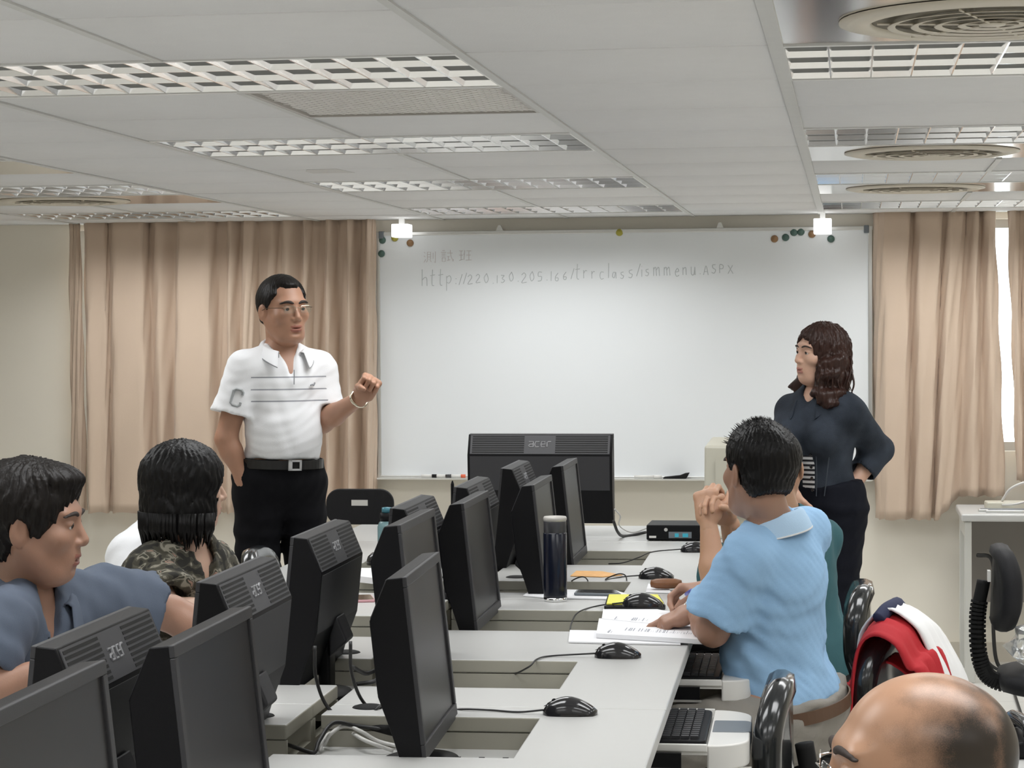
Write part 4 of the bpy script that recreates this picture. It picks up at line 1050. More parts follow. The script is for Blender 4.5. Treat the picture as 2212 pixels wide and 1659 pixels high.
mat('trouser_black',(0.005,0.005,0.0065),.8,spec=.12,bump=.3,bscale=400)
mat('trouser_grey',(0.27,0.25,0.22),.85,bump=.3,bscale=400,var=.06,vscale=20)
mat('jeans_black',(0.006,0.007,0.012),.8,spec=.15,bump=.3,bscale=400)
mat('belt_black',(0.012,0.012,0.012),.35); mat('belt_brown',(0.10,0.05,0.025),.45)
mat('shoe_black',(0.012,0.012,0.012),.3)
m=mat('denim',(0.034,0.042,0.056),.85,bump=.8,bscale=300,var=.75,vscale=11,spec=.15)
# camouflage print
m=mat('camouflage',(0.05,0.045,0.03),.85,bump=.2,bscale=300); nt=m.node_tree; b=nt.nodes['Principled BSDF']
tc=nt.nodes.new('ShaderNodeTexCoord'); ns=nt.nodes.new('ShaderNodeTexNoise'); ns.inputs['Scale'].default_value=30; ns.inputs['Detail'].default_value=1.0; ns.inputs['Distortion'].default_value=.7
nt.links.new(tc.outputs['Object'],ns.inputs['Vector']); cr=nt.nodes.new('ShaderNodeValToRGB'); cr.color_ramp.interpolation='CONSTANT'
els=[(0,(.018,.017,.013,1)),(.43,(.055,.05,.035,1)),(.53,(.10,.095,.07,1)),(.575,(.27,.25,.20,1)),(.64,(.05,.05,.035,1)),(.69,(.34,.22,.17,1))]
cr.color_ramp.elements[0].color=els[0][1]; cr.color_ramp.elements[1].position=els[1][0]; cr.color_ramp.elements[1].color=els[1][1]
for p_,c_ in els[2:]: e=cr.color_ramp.elements.new(p_); e.color=c_
nt.links.new(ns.outputs['Fac'],cr.inputs[0]); nt.links.new(cr.outputs[0],b.inputs['Base Color'])
# striped top
m=mat('striped_top',(0.7,0.7,0.7),.85); nt=m.node_tree; b=nt.nodes['Principled BSDF']; tc=nt.nodes.new('ShaderNodeTexCoord'); wv=nt.nodes.new('ShaderNodeTexWave'); wv.bands_direction='Z'; wv.inputs['Scale'].default_value=17; cr=nt.nodes.new('ShaderNodeValToRGB'); cr.color_ramp.interpolation='CONSTANT'; cr.color_ramp.elements[0].color=(.72,.72,.74,1); cr.color_ramp.elements[1].position=.55; cr.color_ramp.elements[1].color=(.015,.015,.02,1)
nt.links.new(tc.outputs['Object'],wv.inputs[0]); nt.links.new(wv.outputs[0],cr.inputs[0]); nt.links.new(cr.outputs[0],b.inputs['Base Color'])
# skin that carries cropped stubble where the head is shaved (attribute on the mesh)
m=mat('skin_stubble',(0.50,0.285,0.18),.33); nt=m.node_tree; b=nt.nodes['Principled BSDF']
at=nt.nodes.new('ShaderNodeAttribute'); at.attribute_name='blend'; tc=nt.nodes.new('ShaderNodeTexCoord'); ns=nt.nodes.new('ShaderNodeTexNoise'); ns.inputs['Scale'].default_value=900; nt.links.new(tc.outputs['Object'],ns.inputs['Vector'])
ns3=nt.nodes.new('ShaderNodeTexNoise'); ns3.inputs['Scale'].default_value=26; ns3.inputs['Detail'].default_value=3; nt.links.new(tc.outputs['Object'],ns3.inputs['Vector'])
ma=nt.nodes.new('ShaderNodeMath'); ma.operation='MULTIPLY_ADD'; ma.inputs[1].default_value=.35; nt.links.new(ns.outputs['Fac'],ma.inputs[0]); nt.links.new(at.outputs['Fac'],ma.inputs[2])
mb2=nt.nodes.new('ShaderNodeMath'); mb2.operation='MULTIPLY_ADD'; mb2.inputs[1].default_value=.75; nt.links.new(ns3.outputs['Fac'],mb2.inputs[0]); nt.links.new(ma.outputs[0],mb2.inputs[2])
mr=nt.nodes.new('ShaderNodeMapRange'); mr.inputs[1].default_value=.66; mr.inputs[2].default_value=1.35; nt.links.new(mb2.outputs[0],mr.inputs[0])
mx=nt.nodes.new('ShaderNodeMix'); mx.data_type='RGBA'; mx.inputs[6].default_value=(.50,.285,.18,1); mx.inputs[7].default_value=(.030,.022,.016,1); nt.links.new(mr.outputs[0],mx.inputs[0]); nt.links.new(mx.outputs[2],b.inputs['Base Color'])
mat('lip_stubble',(.36,.17,.12),.4)

def frame_from(f,up=(0,0,1)):
    f=unit(f); r=unit(np.cross(f,up)); u=np.cross(r,f); return np.stack([r,f,u],1)  # columns right, forward, up
def head_frame(yaw_f,pitch=0.0,roll=0.0):
    R=frame_from((yaw_f[0],yaw_f[1],0)); c,s=math.cos(pitch),math.sin(pitch)
    P=np.array([[1,0,0],[0,c,-s],[0,s,c]]); c,s=math.cos(roll),math.sin(roll); Q=np.array([[c,0,s],[0,1,0],[-s,0,c]])
    return R@P@Q
def head_prims(c,R,s=1.0,female=False,mouth_open=0.0,puff=0.0):
    T=lambda x,y,z: c+R@(np.array([x,y,z])*s)
    def E(x,y,z,a,b,d,k): return ('e',T(x,y,z),np.array([a,b,d])*s,R,k*s)
    def C(a,b,ra,rb,k): return ('c',T(*a),T(*b),ra*s,rb*s,k*s)
    jw=.86 if female else 1.0
    pr=[E(0,-.014,.036,.0755,.096,.084,.02),E(0,.030,-.030,.060*jw,.058,.080,.03),E(0,.052,-.085,.030*jw,.030,.026,.03)]
    for q in (-1,1):
        pr+=[C((q*.056*jw,-.005,-.035),(q*.032*jw,.045,-.088),.020,.020,.03),E(q*.040,.056,-.016,.026+puff,.026,.024,.02)]
    pr+=[E(0,.070,.034,.052,.018,.013,.02),E(0,.060,-.052,.036,.030,.030,.02)]
    pr+=[C((0,.084,.014),(0,.100,-.020),.0075,.0105,.010),E(0,.098,-.025,.0105,.0095,.0085,.006)]
    for q in (-1,1): pr+=[E(q*.0135,.089,-.027,.0075,.010,.0075,.006)]
    for q in (-1,1):
        pr+=[('-',field([E(q*.032,.096,.013,.018,.014,.0095,.001)]),.010*s)]
        pr+=[E(q*.032,.0745,.0135,.0150,.0120,.0085,.004)]
        pr+=[('-',field([E(q*.0325,.0905,.0105,.0115,.007,.0032,.001)]),.002*s)]
    mo=mouth_open
    pr+=[E(0,.0865,-.0535,.0215,.0085,.0052,.004),E(0,.0835-mo*.1,-.0655-mo,.0190,.0085,.0060,.004)]
    pr+=[('-',field([E(0,.095,-.0592-mo*.5,.022,.012,.0012+mo*.75,.001)]),.003*s)]
    pr+=[('-',field([E(0,.088,-.079-mo*.6,.020,.008,.006,.001)]),.010*s)]
    for q in (-1,1):
        th=q*.35; Re=R@np.array([[math.cos(th),-math.sin(th),0],[math.sin(th),math.cos(th),0],[0,0,1]])
        pr+=[('e',T(q*.080,-.012,-.004),np.array([.0075,.0185,.031])*s,Re,.006*s)]
        pr+=[('-',field([('e',T(q*.089,-.006,-.001),np.array([.006,.0095,.017])*s,Re,.001)]),.004*s)]
    return pr,T
def lip_test(c,R,s,mo=0.0):
    Ri=R.T
    def f(p):
        q=((p-c)@R)/s
        a=(np.abs(q[:,0])/.0235)**2
        up=(a+((q[:,2]+.0530)/.0072)**2<1)&(q[:,1]>.075)&(q[:,2]<-.049)
        lo_=(a+((q[:,2]+.0660+mo)/.0085)**2<1)&(q[:,1]>.070)
        return up|lo_
    return f
def hand_prims(w,fwd,pn,side,curl,s=1.0,spread=.0,thumb=(.5,.5),thumb_curl=.4):
    """w wrist, fwd hand direction, pn palm normal (out of the palm), side +1 right hand, -1 left; curl radians of the 3 joints per finger"""
    w=np.array(w,float); f=unit(fwd); n=unit(np.array(pn)-f*np.dot(pn,f)); l=np.cross(f,n)*side   # l points to the thumb side
    T=lambda a,b,c: w+(f*a+l*b+n*c)*s
    pr=[('c',T(-.02,0,0),T(.03,0,0),.026*s,.026*s,.01)]
    for b in (-.028,-.010,.010,.026): pr.append(('c',T(.015,b*.6,0),T(.085,b*1.05,0),.0155*s,.0125*s,.016*s))
    pr.append(('c',T(.02,.022,.006),T(.055,.026,.012),.019*s,.014*s,.014*s))
    pr.append(('c',T(.02,-.022,.006),T(.05,-.026,.008),.017*s,.013*s,.014*s))
    Ls=[(.040,.025,.021),(.045,.029,.023),(.042,.027,.022),(.033,.021,.019)]; bs=[.030,.0105,-.0095,-.029]; a0=[.087,.091,.087,.078]
    tips=[]
    for i in range(4):
        p=T(a0[i],bs[i],-.001); ang=0; sp=spread*(1.5-i)*.12
        cs=curl[i] if hasattr(curl[0],'__len__') else curl
        for j in range(3):
            ang+=cs[j]; d=f*math.cos(ang)*math.cos(sp)+n*math.sin(ang)+l*math.sin(sp)*max(0,math.cos(ang))
            q=p+d*Ls[i][j]*s; r0=(.0093,.0085,.0078)[j]*(.9 if i==3 else 1); pr.append(('c',p,q,r0*s,r0*.93*s,.0035 if j else .008)); p=q
        tips.append(p)
    ta,tc_=thumb; d=f*math.cos(ta)*.8+l*math.sin(ta)+n*tc_; d=unit(d)
    p=T(.022,.026,.008); q=p+d*.042*s; pr.append(('c',p,q,.0135*s,.0110*s,.010)); d2=unit(d+(-l*.7+n*.35)*thumb_curl); p=q; q=p+d2*.030*s; pr.append(('c',p,q,.0108*s,.0098*s,.004)); d3=unit(d2+(-l*.7+n*.2)*thumb_curl); pr.append(('c',q,q+d3*.022*s,.0098*s,.0082*s,.004))
    return pr
def waves(p,seed,amp,fx=9.0):
    r=np.random.RandomState(seed); d=np.zeros(len(p),np.float32)
    for i in range(5):
        k=r.normal(size=3)*fx*(1+.5*i); k2=r.normal(size=3)*fx*.6
        d+=np.sin(p@k.astype(np.float32)+1.6*np.sin(p@k2.astype(np.float32)+r.rand()*6)+r.rand()*6)/(1+.6*i)
    return amp*d*.6
class Person:
    def __init__(s,name,label,P,N,tf,group=None,bulk=1.0,belly=0.0,shw=.172,female=False,skin='skin_a',tl=0.0):
        s.P=V3(P).astype(float); s.N=V3(N).astype(float); s.skin=skin; s.female=female; s.bulk=bulk
        U=unit(s.N-s.P); f=np.array([tf[0],tf[1],0.0]); f=unit(f-U*np.dot(f,U)); r=np.cross(f,U); s.R=np.stack([r,f,U],1); s.U=U;s.f=f;s.r=r
        s.L=np.linalg.norm(s.N-s.P); s.shw=shw; s.label=label; s.name=name; s.belly=belly
        s.sh={+1:s.N+r*shw-U*.055,-1:s.N-r*shw-U*.055}; s.el={}; s.wr={}; s.hands=[]; s.kn={};s.an={}
        s.hip={+1:s.P+r*.085-np.array([0,0,.02]),-1:s.P-r*.085-np.array([0,0,.02])}
        s.origin=(float(s.P[0]),float(s.P[1]),0.0)
        s.children=[]
    def at(s,a,b,c): return s.P+s.R@np.array([a,b,c])
    def torso(s,inf=0.0):
        P,U,f,L,R,b=s.P,s.U,s.f,s.L,s.R,s.bulk; w=.92 if s.female else 1.0
        pr=[('e',P+U*.70*L+f*.004,np.array([.150*b*w+inf,.102*b+inf,.165+inf]),R,.03),
            ('e',P+U*.36*L+f*(.008+s.belly*.4),np.array([.130*b*w*(1+s.belly)+inf,.096*b+s.belly*.25+inf,.16+inf]),R,.04),
            ('e',P+U*.04*L,np.array([.148*b+inf,.108*b+inf,.125+inf]),R,.04)]
        for q in (1,-1):
            pr.append(('c',s.N-U*.060,s.sh[q],.054+inf,.050*(.9 if s.female else 1)+inf,.035))
            pr.append(('c',s.N+U*.025,s.sh[q]+U*.012,.030+inf,.028+inf,.035))
        if s.female:
            for q in (1,-1): pr.append(('e',P+U*.62*L+f*.085+s.r*q*.058,np.array([.054+inf,.046+inf,.056+inf]),R,.03))
        return pr
    def arm(s,q,inf=0.0,a=None):
        k=.86 if s.female else 1.0; pr=[]
        pr.append(('c',s.sh[q],s.el[q],.050*k+inf,.041*k+inf,.03)); m_=s.el[q]*.7+s.wr[q]*.3
        pr.append(('c',s.el[q],m_,.040*k+inf,.041*k+inf,.02)); pr.append(('c',m_,s.wr[q],.041*k+inf,.026*k+inf,.02))
        return pr
    def leg(s,q,inf=0.0):
        k=.92 if s.female else 1.0; kn,an=s.kn[q],s.an[q]
        pr=[('c',s.hip[q],kn,.086*k+inf,.056*k+inf,.05),('c',kn,kn*.65+an*.35,.055*k+inf,.056*k+inf,.03),('c',kn*.65+an*.35,an,.056*k+inf,.037*k+inf,.03)]
        return pr
    def build_body(s,headc,hR,hs=1.0,res=.011,mouth=0.0,attr=None,lips=None,hres=.0034,puff=0.0):
        s.hc=np.array(headc,float); s.hR=hR; s.hs=hs
        hp,T=head_prims(s.hc,hR,hs,s.female,mouth,puff); s.T=T
        nb=s.hc+hR@np.array([0,-.026,-.060])*hs; k=.86 if s.female else 1.0
        neck=[('c',s.N-s.U*.02,nb,.057*k,.053*k*hs,.03)]; s.neckprim=neck[0]
        pr=s.torso()+neck
        for q in (1,-1):
            if q in s.el: pr+=s.arm(q)
            if q in s.kn: 
                pr+=s.leg(q); pr.append(('c',s.an[q],s.an[q]+np.array([0,0,-.03])+s.toe[q]*.05,.038,.035,.03))
        pts=[s.N,s.P,nb]+list(s.sh.values())+list(s.el.values())+list(s.wr.values())+list(s.kn.values())+list(s.an.values())
        lo,hi=bounds(pts,.22); lo[2]=max(lo[2],-.0)
        parts=[surface(field(pr),lo,hi,res)]
        parts.append(surface(field(neck+hp),*bounds([T(-.1,-.12,-.13),T(.1,.13,.13),nb,T(.1,-.12,.13),T(-.1,.13,-.13),s.N+s.U*.03],.012),hres))
        for hpz in s.hands:
            pts=[h[1] for h in hpz]+[h[2] for h in hpz]; parts.append(surface(field(hpz),*bounds(pts,.03),.0034))
        lt=lip_test(s.hc,hR,hs,mouth)
        body=mesh_obj(s.name,parts,[s.skin,lips or s.skin.replace('skin','lip')],s.origin,matfn=lambda c: lt(c).astype(int),attr=attr)
        body.location=s.origin; tag(body,s.label,'person'); s.body=body
        # eyes
        for q in (-1,1):
            e=MB(); prof=[]
            for i in range(9): a=PI*i/8; prof.append((max(.0003,.0118*math.sin(a)),.0118*math.cos(a)))
            e.lathe(prof,16,cap=False); e.m=[1 if (sum(e.v[k][2] for k in f)/len(f))>.0104 or (sum(e.v[k][2] for k in f)/len(f))>.0090 else 0 for f in e.f]
            Rm=Matrix([list(row) for row in (hR@np.array([[1,0,0],[0,0,1],[0,-1,0]]))]).to_4x4()
            cpt=T(q*.032,.0745,.0115)
            e.xf(Matrix.Translation(Vector(cpt))@Rm@Matrix.Scale(hs,4)); e.build('eye',['eye_white','iris'],body,smooth=True,off=s.origin)
        return body
    def brows(s,m='brow',th=.0042,lift=0.0):
        for q in (-1,1):
            pts=[(.012,.0880,.0295),(.018,.0890,.0320),(.024,.0892,.0340),(.030,.0888,.0350),(.036,.0870,.0350),(.042,.0840,.0340),(.048,.0795,.0318),(.053,.0745,.0290)]; rz=(.75,.95,1,1,.95,.85,.7,.5)
            pr=[('e',s.T(q*x,y-.001,z+lift),np.array([.0065,.0046,th*r])*s.hs,s.hR,.004) for (x,y,z),r in zip(pts,rz)]
            pa=surface(field(pr),*bounds([e[1] for e in pr],.014),.0016); mesh_obj('eyebrow',[pa],[m],s.origin,s.body)
    def cloth(s,name,prims,m,res=.009,amp=.004,seed=1,fx=30.0,cuts=(),lo=None,hi=None,mats=None,matfn=None,pts=None,pad=.12,extra=None):
        base=field(prims)
        def fn(p):
            d=base(p)
            d=d+waves(p,seed,amp,fx)
            if extra is not None: d=d+extra(p)
            for c in cuts: d=smax(d,c(p),.006)
            return d
        if lo is None: lo,hi=bounds(pts,pad)
        pa=surface(fn,lo,hi,res); 
        return mesh_obj(name,[pa],mats or [m],s.origin,s.body,matfn=matfn)
    def plane(s,pt,n):   # keeps the side opposite to n
        pt=V3(pt); n=unit(n).astype(np.float32); return lambda p: (p-pt)@n
    def shirt(s,m,sleeve=.62,inf=.012,hem=-.02,amp=.004,seed=1,name='shirt',vneck=.07,wide=.02,res=.009,neckr=.062,flare=.0,extra=None,fx=30.0,mats=None,matfn=None):
        pr=s.torso(inf)
        if hem<-.04:  # loose tail
            pr.append(('e',s.P+s.U*(hem*.5),np.array([.150*s.bulk+inf+flare,.112*s.bulk+inf+flare,.16]),s.R,.05))
        body=field(pr); cutb=s.plane(s.P+s.U*hem,-s.U)
        def tors(p): return smax(body(p),cutb(p),.01)
        out=[('f',tors,.01)]; pts=[s.P+s.U*hem,s.N]
        cl=[]
        for q in (1,-1):
            if q not in s.el: continue
            k=.88 if s.female else 1.0
            if sleeve<=1.0:
                e=s.sh[q]+(s.el[q]-s.sh[q])*sleeve; d=unit(s.el[q]-s.sh[q]); sl=field([('c',s.sh[q],e+d*.02,.050*k+inf,.050*k+inf+wide,.02)]); cp=s.plane(e,d); hole=field([('c',e-d*.05,e+d*.1,.047*k+.008,.043*k+wide+inf*.55,.01)])
            else:
                e=s.el[q]+(s.wr[q]-s.el[q])*(sleeve-1); d=unit(s.wr[q]-s.el[q]); sl=field([('c',s.sh[q],s.el[q],.056*k+inf,.046*k+inf,.03),('c',s.el[q],e+d*.02,.046*k+inf,.036*k+inf+wide*.5,.03)]); cp=s.plane(e,d); hole=field([('c',e-d*.02,e+d*.1,.034*k+wide*.5,.034*k+wide*.6,.01)])
            out.append(('f',(lambda sl,cp,hole: lambda p: smax(smax(sl(p),cp(p),.004),-hole(p),.004))(sl,cp,hole),.028)); pts+=[s.sh[q],e]
        # neck opening
        nk=field([('c',s.N-s.U*.005+s.f*.004,s.N+(V3(s.neckprim[2])-s.N)*1.0,neckr-.002,neckr*.95,.01)]); out.append(('-',nk,.008))
        if vneck>0:
            a=s.N+s.f*.075+s.U*.03; b=s.N+s.f*.125-s.U*vneck
            out.append(('-',field([('c',a,b,.040,.006,.01)]),.008))
        return s.cloth(name,out,m,res,amp,seed,fx,pts=pts,pad=.20,extra=extra,mats=mats,matfn=matfn)
    def trousers(s,m,inf=.014,top=.12,amp=.004,seed=5,res=.010,hipw=0.0,wide=.012,name='trousers'):
        pr=[('e',s.P+s.U*.02,np.array([(.150*s.bulk+hipw)+inf,.114*s.bulk+inf,.15+inf]),s.R,.04),('e',s.P+s.U*.10,np.array([.132*s.bulk*(1+s.belly)+.014,.098*s.bulk+s.belly*.25+.014,.14]),s.R,.03)]
        pelv=field(pr); cut=s.plane(s.P+s.U*top,s.U); pts=[s.P+s.U*top]
        out=[('f',lambda p: smax(pelv(p),cut(p),.006),.01)]
        for q in (1,-1):
            kn,an=s.kn[q],s.an[q]; out+=[('c',s.hip[q],kn,.082+inf,.060+inf,.04),('c',kn,an,.060+inf,.050+inf+wide,.04)]; pts+=[kn,an,s.hip[q]]
        lo,hi=bounds(pts,.16); lo[2]=max(lo[2],.035)
        return s.cloth(name,out,m,res,amp,seed,26.0,lo=lo,hi=hi)
    def shoes(s,m='shoe_black'):
        for q in (1,-1):
            a=s.an[q].copy(); a[2]=.055; t=s.toe[q]
            pr=[('c',a-t*.045+np.array([0,0,-.01]),a+t*.05+np.array([0,0,-.015]),.042,.044,.02),('c',a+t*.05+np.array([0,0,-.02]),a+t*.15+np.array([0,0,-.025]),.044,.030,.03)]
            pa=surface((lambda F_: lambda p: smax(F_(p),-(p[:,2]),.004))(field(pr)),*bounds([a-t*.05,a+t*.2],.08),.007); mesh_obj('shoe',[pa],[m],s.origin,s.body)
    def belt(s,m,h=.105,w=.017,buckle=True,inf=.022):
        mb=MB(); n=48; rx=(.132*s.bulk*(1+s.belly)+inf); ry=(.098*s.bulk+s.belly*.25+inf)
        for hh,ex in ((-w,0),(-w,.004),(w,.004),(w,0)):
            for i in range(n):
                a=2*PI*i/n; mb.v.append(tuple(s.at((rx+ex)*math.cos(a),(ry+ex)*math.sin(a)+s.belly*.1,h+hh)))
        for k in range(4):
            for i in range(n): mb.f.append((k*n+i,k*n+(i+1)%n,((k+1)%4)*n+(i+1)%n,((k+1)%4)*n+i)); mb.m.append(0)
        b=mb.build('belt',m,s.body,smooth=False,off=s.origin)
        if buckle:
            y=ry+.010+s.belly*.1; Rm=Matrix([list(r) for r in s.R]).to_4x4(); Tm=Matrix.Translation(Vector(s.at(0,y,h)))@Rm
            m2=MB(); 
            for (x0,x1,z0,z1) in ((-.026,.026,.013,.020),(-.026,.026,-.020,-.013),(-.026,-.019,-.02,.02),(.012,.026,-.02,.02)): m2.box(x0,x1,-.004,.004,z0,z1)
            m2.xf(Tm).build('buckle','silver_paint',b,off=s.origin)
        return b
    def collar(s,m,h=.040,front=24,tip=.055,name='collar',trim=None,r0=.064,up=.0,lean=.012):
        rows=[]; n=40; mb=MB(); th=[math.radians(front+(360-2*front)*i/n) for i in range(n+1)]
        ctr=s.N+s.U*(-.004+up)
        prof=[(0,.0),(.0,1.0),(.006,1.06),(.014,.95),(.025,.40),(.0295,.10),(.0305,.02),(.032,-.06)]
        for i,a in enumerate(th):
            back=(1-math.cos(a))/2   # 0 front 1 back
            fr=1-back; hh=h*(.55+.45*back); drop=-.030*fr**1.3
            tipk=max(0,1-min(i,n-i)/5.0)
            for (e,v) in prof:
                rr=r0+e*(1+.4*fr)+ (.010*fr)
                z=drop+hh*v - (tip*tipk*.55 if v<.5 and e>.02 else 0)
                p=ctr+s.r*(rr*1.02*math.sin(a))+s.f*(rr*1.0*math.cos(a)+lean*fr+(.012*tipk if e>.02 else 0))+s.U*z
                mb.v.append(tuple(p))
        m_=len(prof)
        for i in range(n):
            for j in range(m_-1): k=i*m_+j; mb.f.append((k,k+1,k+m_+1,k+m_)); mb.m.append(1 if trim and j==m_-2 else 0)
        return mb.build(name,[m,trim] if trim else m,s.body,smooth=True,off=s.origin,solid=.003)
    def hair(s,fn,lo,hi,m,res=.0038,name='hair',strand=.0022,seed=3,freq=1.0):
        c,R,sc=s.hc,s.hR,s.hs; r=np.random.RandomState(seed)
        def f(p):
            q=((p-c)@R)/sc; d=fn(q)*sc
            th=np.arctan2(q[:,0],q[:,1]+.01); ph=np.arctan2(np.hypot(q[:,0],q[:,1]+.01),q[:,2]+.02)
            g=np.sin(th*37*freq+2.2*np.sin(ph*5+th*3)+1.1*np.sin(ph*11))+.6*np.sin(th*71*freq+1.7*np.sin(ph*8)+2)+.5*np.sin(ph*16+3*np.sin(th*6))
            return d+strand*g*.5
        cs=[s.T(x,y,z) for x in (lo[0],hi[0]) for y in (lo[1],hi[1]) for z in (lo[2],hi[2])]
        pa=surface(f,*bounds(cs,.01),res); return mesh_obj(name,[pa],[m],s.origin,s.body)
    def glasses(s,m='chrome',rim=True,lensw=.046,lensh=.026,temple='chrome'):
        g=empty('eyeglasses',(0,0,0)); g.parent=s.body
        y=.104
        for q in (-1,1):
            c=(q*.033,y,.008)
            pts=[s.T(c[0]+x_,y-abs(c[0]+x_)*.12,c[2]+z_) for x_,z_ in rrect(lensw,lensh,.009,4)]
            lens=MB(); k=[tuple(p) for p in pts]; lens.add(k,[tuple(range(len(k)))]); lo_=lens.build('lens','glass',g,off=s.origin,solid=.0012)
            pts2=pts+[pts[0]]
            if rim: MB().tube(pts2,.0009,5).build('rim',m,g,off=s.origin)
            else: MB().tube(pts2[:11],.0009,5).build('rim',m,g,off=s.origin)
            MB().tube(smoothpath([s.T(q*.056,y-.006,.014),s.T(q*.074,.075,.014),s.T(q*.081,.02,.012),s.T(q*.083,-.01,.004)],5),.0013,6).build('temple',temple,g,off=s.origin)
        MB().tube(smoothpath([s.T(-.011,y,.012),s.T(0,y+.004,.015),s.T(.011,y,.012)],4),.001,5).build('bridge',m,g,off=s.origin)
        return g
def plane_l(n,dv):
    n=unit(n).astype(np.float32); return lambda q: q@n-dv
def ellq(c,r):
    c=V3(c); r=V3(r); return lambda q: d_ell(q,c,r)
def short_hair(front=.070,thick=.012,side=.0,back=-.075,tilt=.62,cy=.012,vol=(0,0,0)):
    """cap over the skull cut by a slanted plane along the hairline"""
    cap=ellq((0,-.014,.036),(.0755+thick*.75+vol[0],.096+thick+vol[1],.084+thick+vol[2])); nape=ellq((0,-.05,-.03),(.060,.052,.055))
    pf=plane_l((0,.80,-tilt),cy); pb=plane_l((0,-.35,-1),-back)
    def f(q):
        d=smin(cap(q),nape(q),.02); d=smax(d,pf(q),.010); d=smax(d,pb(q),.008)
        # ears stay free
        for s_ in (-1,1): d=smax(d,-ellq((s_*.086,-.010,-.008),(.016,.026,.038))(q),.006)
        return d
    return f
def J(x,y,Y): v=at_y(x,y,Y); return np.array([v.x,v.y,v.z])
def JZ(x,y,z): v=at_z(x,y,z); return np.array([v.x,v.y,v.z])
def deg(a): return (math.sin(math.radians(a)),-math.cos(math.radians(a)))   # 0 faces the camera side (-Y), + turns toward +X
FIST=[(1.35,1.55,1.1)]*4

# ================= standing man, white polo
p=Person('person','standing man in a white polo with grey chest stripes and black trousers',J(604,1040,8.42),J(610,766,8.42),deg(36),bulk=1.0,belly=.06,shw=.152,skin='skin_a')
p.el={1:J(488,948,8.30),-1:J(697,912,8.50)}; p.wr={1:J(528,1040,8.31),-1:J(782,857,8.32)}
w=p.wr[-1]; tip=J(815,800,8.27)
p.hands=[hand_prims(w,tip-w,np.array([.25,-.95,.0]),-1,[(1.35,1.6,1.15)]*4,1.0,thumb=(.25,.75),thumb_curl=.9),
         hand_prims(p.wr[1],np.array([.16,.10,-1]),np.array([.5,.8,0]),1,[(.3,.3,.2)]*4,.85)]
for q in (1,-1):
    p.kn[q]=p.hip[q]+np.array([.0,.0,-.43])+p.f*.02+p.r*q*.02; p.an[q]=np.array([p.kn[q][0],p.kn[q][1],.09])+p.r*q*.015
p.toe={1:unit(p.f+p.r*.25),-1:unit(p.f-p.r*.25)}
hR=head_frame(deg(45),pitch=-.03,roll=.03); hc=J(612,672,8.40)
p.build_body(hc,hR,1.06,puff=.003)
p.brows(th=.0046)
def h1(q):
    d=short_hair(thick=.013,back=-.062,tilt=.60,cy=.002)(q)
    # receding temples
    for s_ in (-1,1): d=smax(d,-ellq((s_*.052,.085,.085),(.030,.045,.030))(q),.012)
    return d
p.hair(h1,(-.10,-.13,-.09),(.10,.10,.15),'hair_soft',strand=.0016)
p.glasses('gold_metal',rim=False,temple='belt_brown')
def stripes(c):
    loc=(c-p.P)@p.R
    return ((loc[:,1]>.01)&(np.abs(loc[:,0])<.150)).astype(int)
p.shirt('polo_white',sleeve=.66,inf=.013,hem=.088,amp=.0035,seed=4,vneck=.105,wide=.026,res=.0065,mats=['polo_white','polo_striped'],matfn=stripes)
p.collar('polo_white',h=.050,front=34,tip=.05,trim='stripe_grey',up=.012)
p.trousers('trouser_black',inf=.016,top=.088,wide=.02,hipw=.012); p.belt('belt_black',h=.072,inf=.023); p.shoes()
b=p.body
# zip placket, chest emblem, sleeve patch
def on_shirt(a,h,ex=0.0):  # point on the front of the shirt
    y=math.sqrt(max(0.0,1-(a/.165)**2))*.122+ex; return p.at(a,y,h)
MB().tube([on_shirt(0.0,.43,.000),on_shirt(0.0,.41,.002),on_shirt(0.0,.375,.003)],.0022,6).build('zip','stripe_grey',b,off=p.origin)
MB().tube(smoothpath([on_shirt(-.072,.372,.004),on_shirt(-.080,.375,.003),on_shirt(-.088,.372,.002),on_shirt(-.094,.382,.001)],4),.003,6).build('emblem','stripe_grey',b,off=p.origin)
d=unit(p.el[1]-p.sh[1]); cpt=p.sh[1]+d*.115; outw=unit(J(480,835,7.9)-J(480,835,8.4)); outw=unit(outw-d*np.dot(outw,d)); side_=np.cross(outw,d)
mb=MB(); 
for st,r_ in (([(.018,.014),(.018,.024),(.010,.031),(-.010,.031),(-.019,.024),(-.019,-.024),(-.010,-.031),(.010,-.031),(.018,-.024),(.018,-.014)],.0055),):
    pts=[]
    for (u_,v_) in st: 
        rad=.079; a=u_/rad; pts.append(cpt+outw*(rad*math.cos(a)+.0)+side_*(rad*math.sin(a))-d*v_)
    mb.tube(pts,r_,6)
mb.build('sleeve_letter','patch_grey',b,off=p.origin)
# bracelet
d=unit(p.wr[-1]-p.el[-1]); c_=p.wr[-1]-d*.02; a_=unit(np.cross(d,[0,0,1])); b_=np.cross(d,a_); ring=[c_+a_*.036*math.cos(t)+b_*.031*math.sin(t) for t in np.linspace(0,2*PI,25)]
MB().tube(ring,.0065,8,cap=False).build('bracelet','gold_metal',b,smooth=True,off=p.origin)
P1=p

mat('denim_edge',(.045,.055,.07),.85)
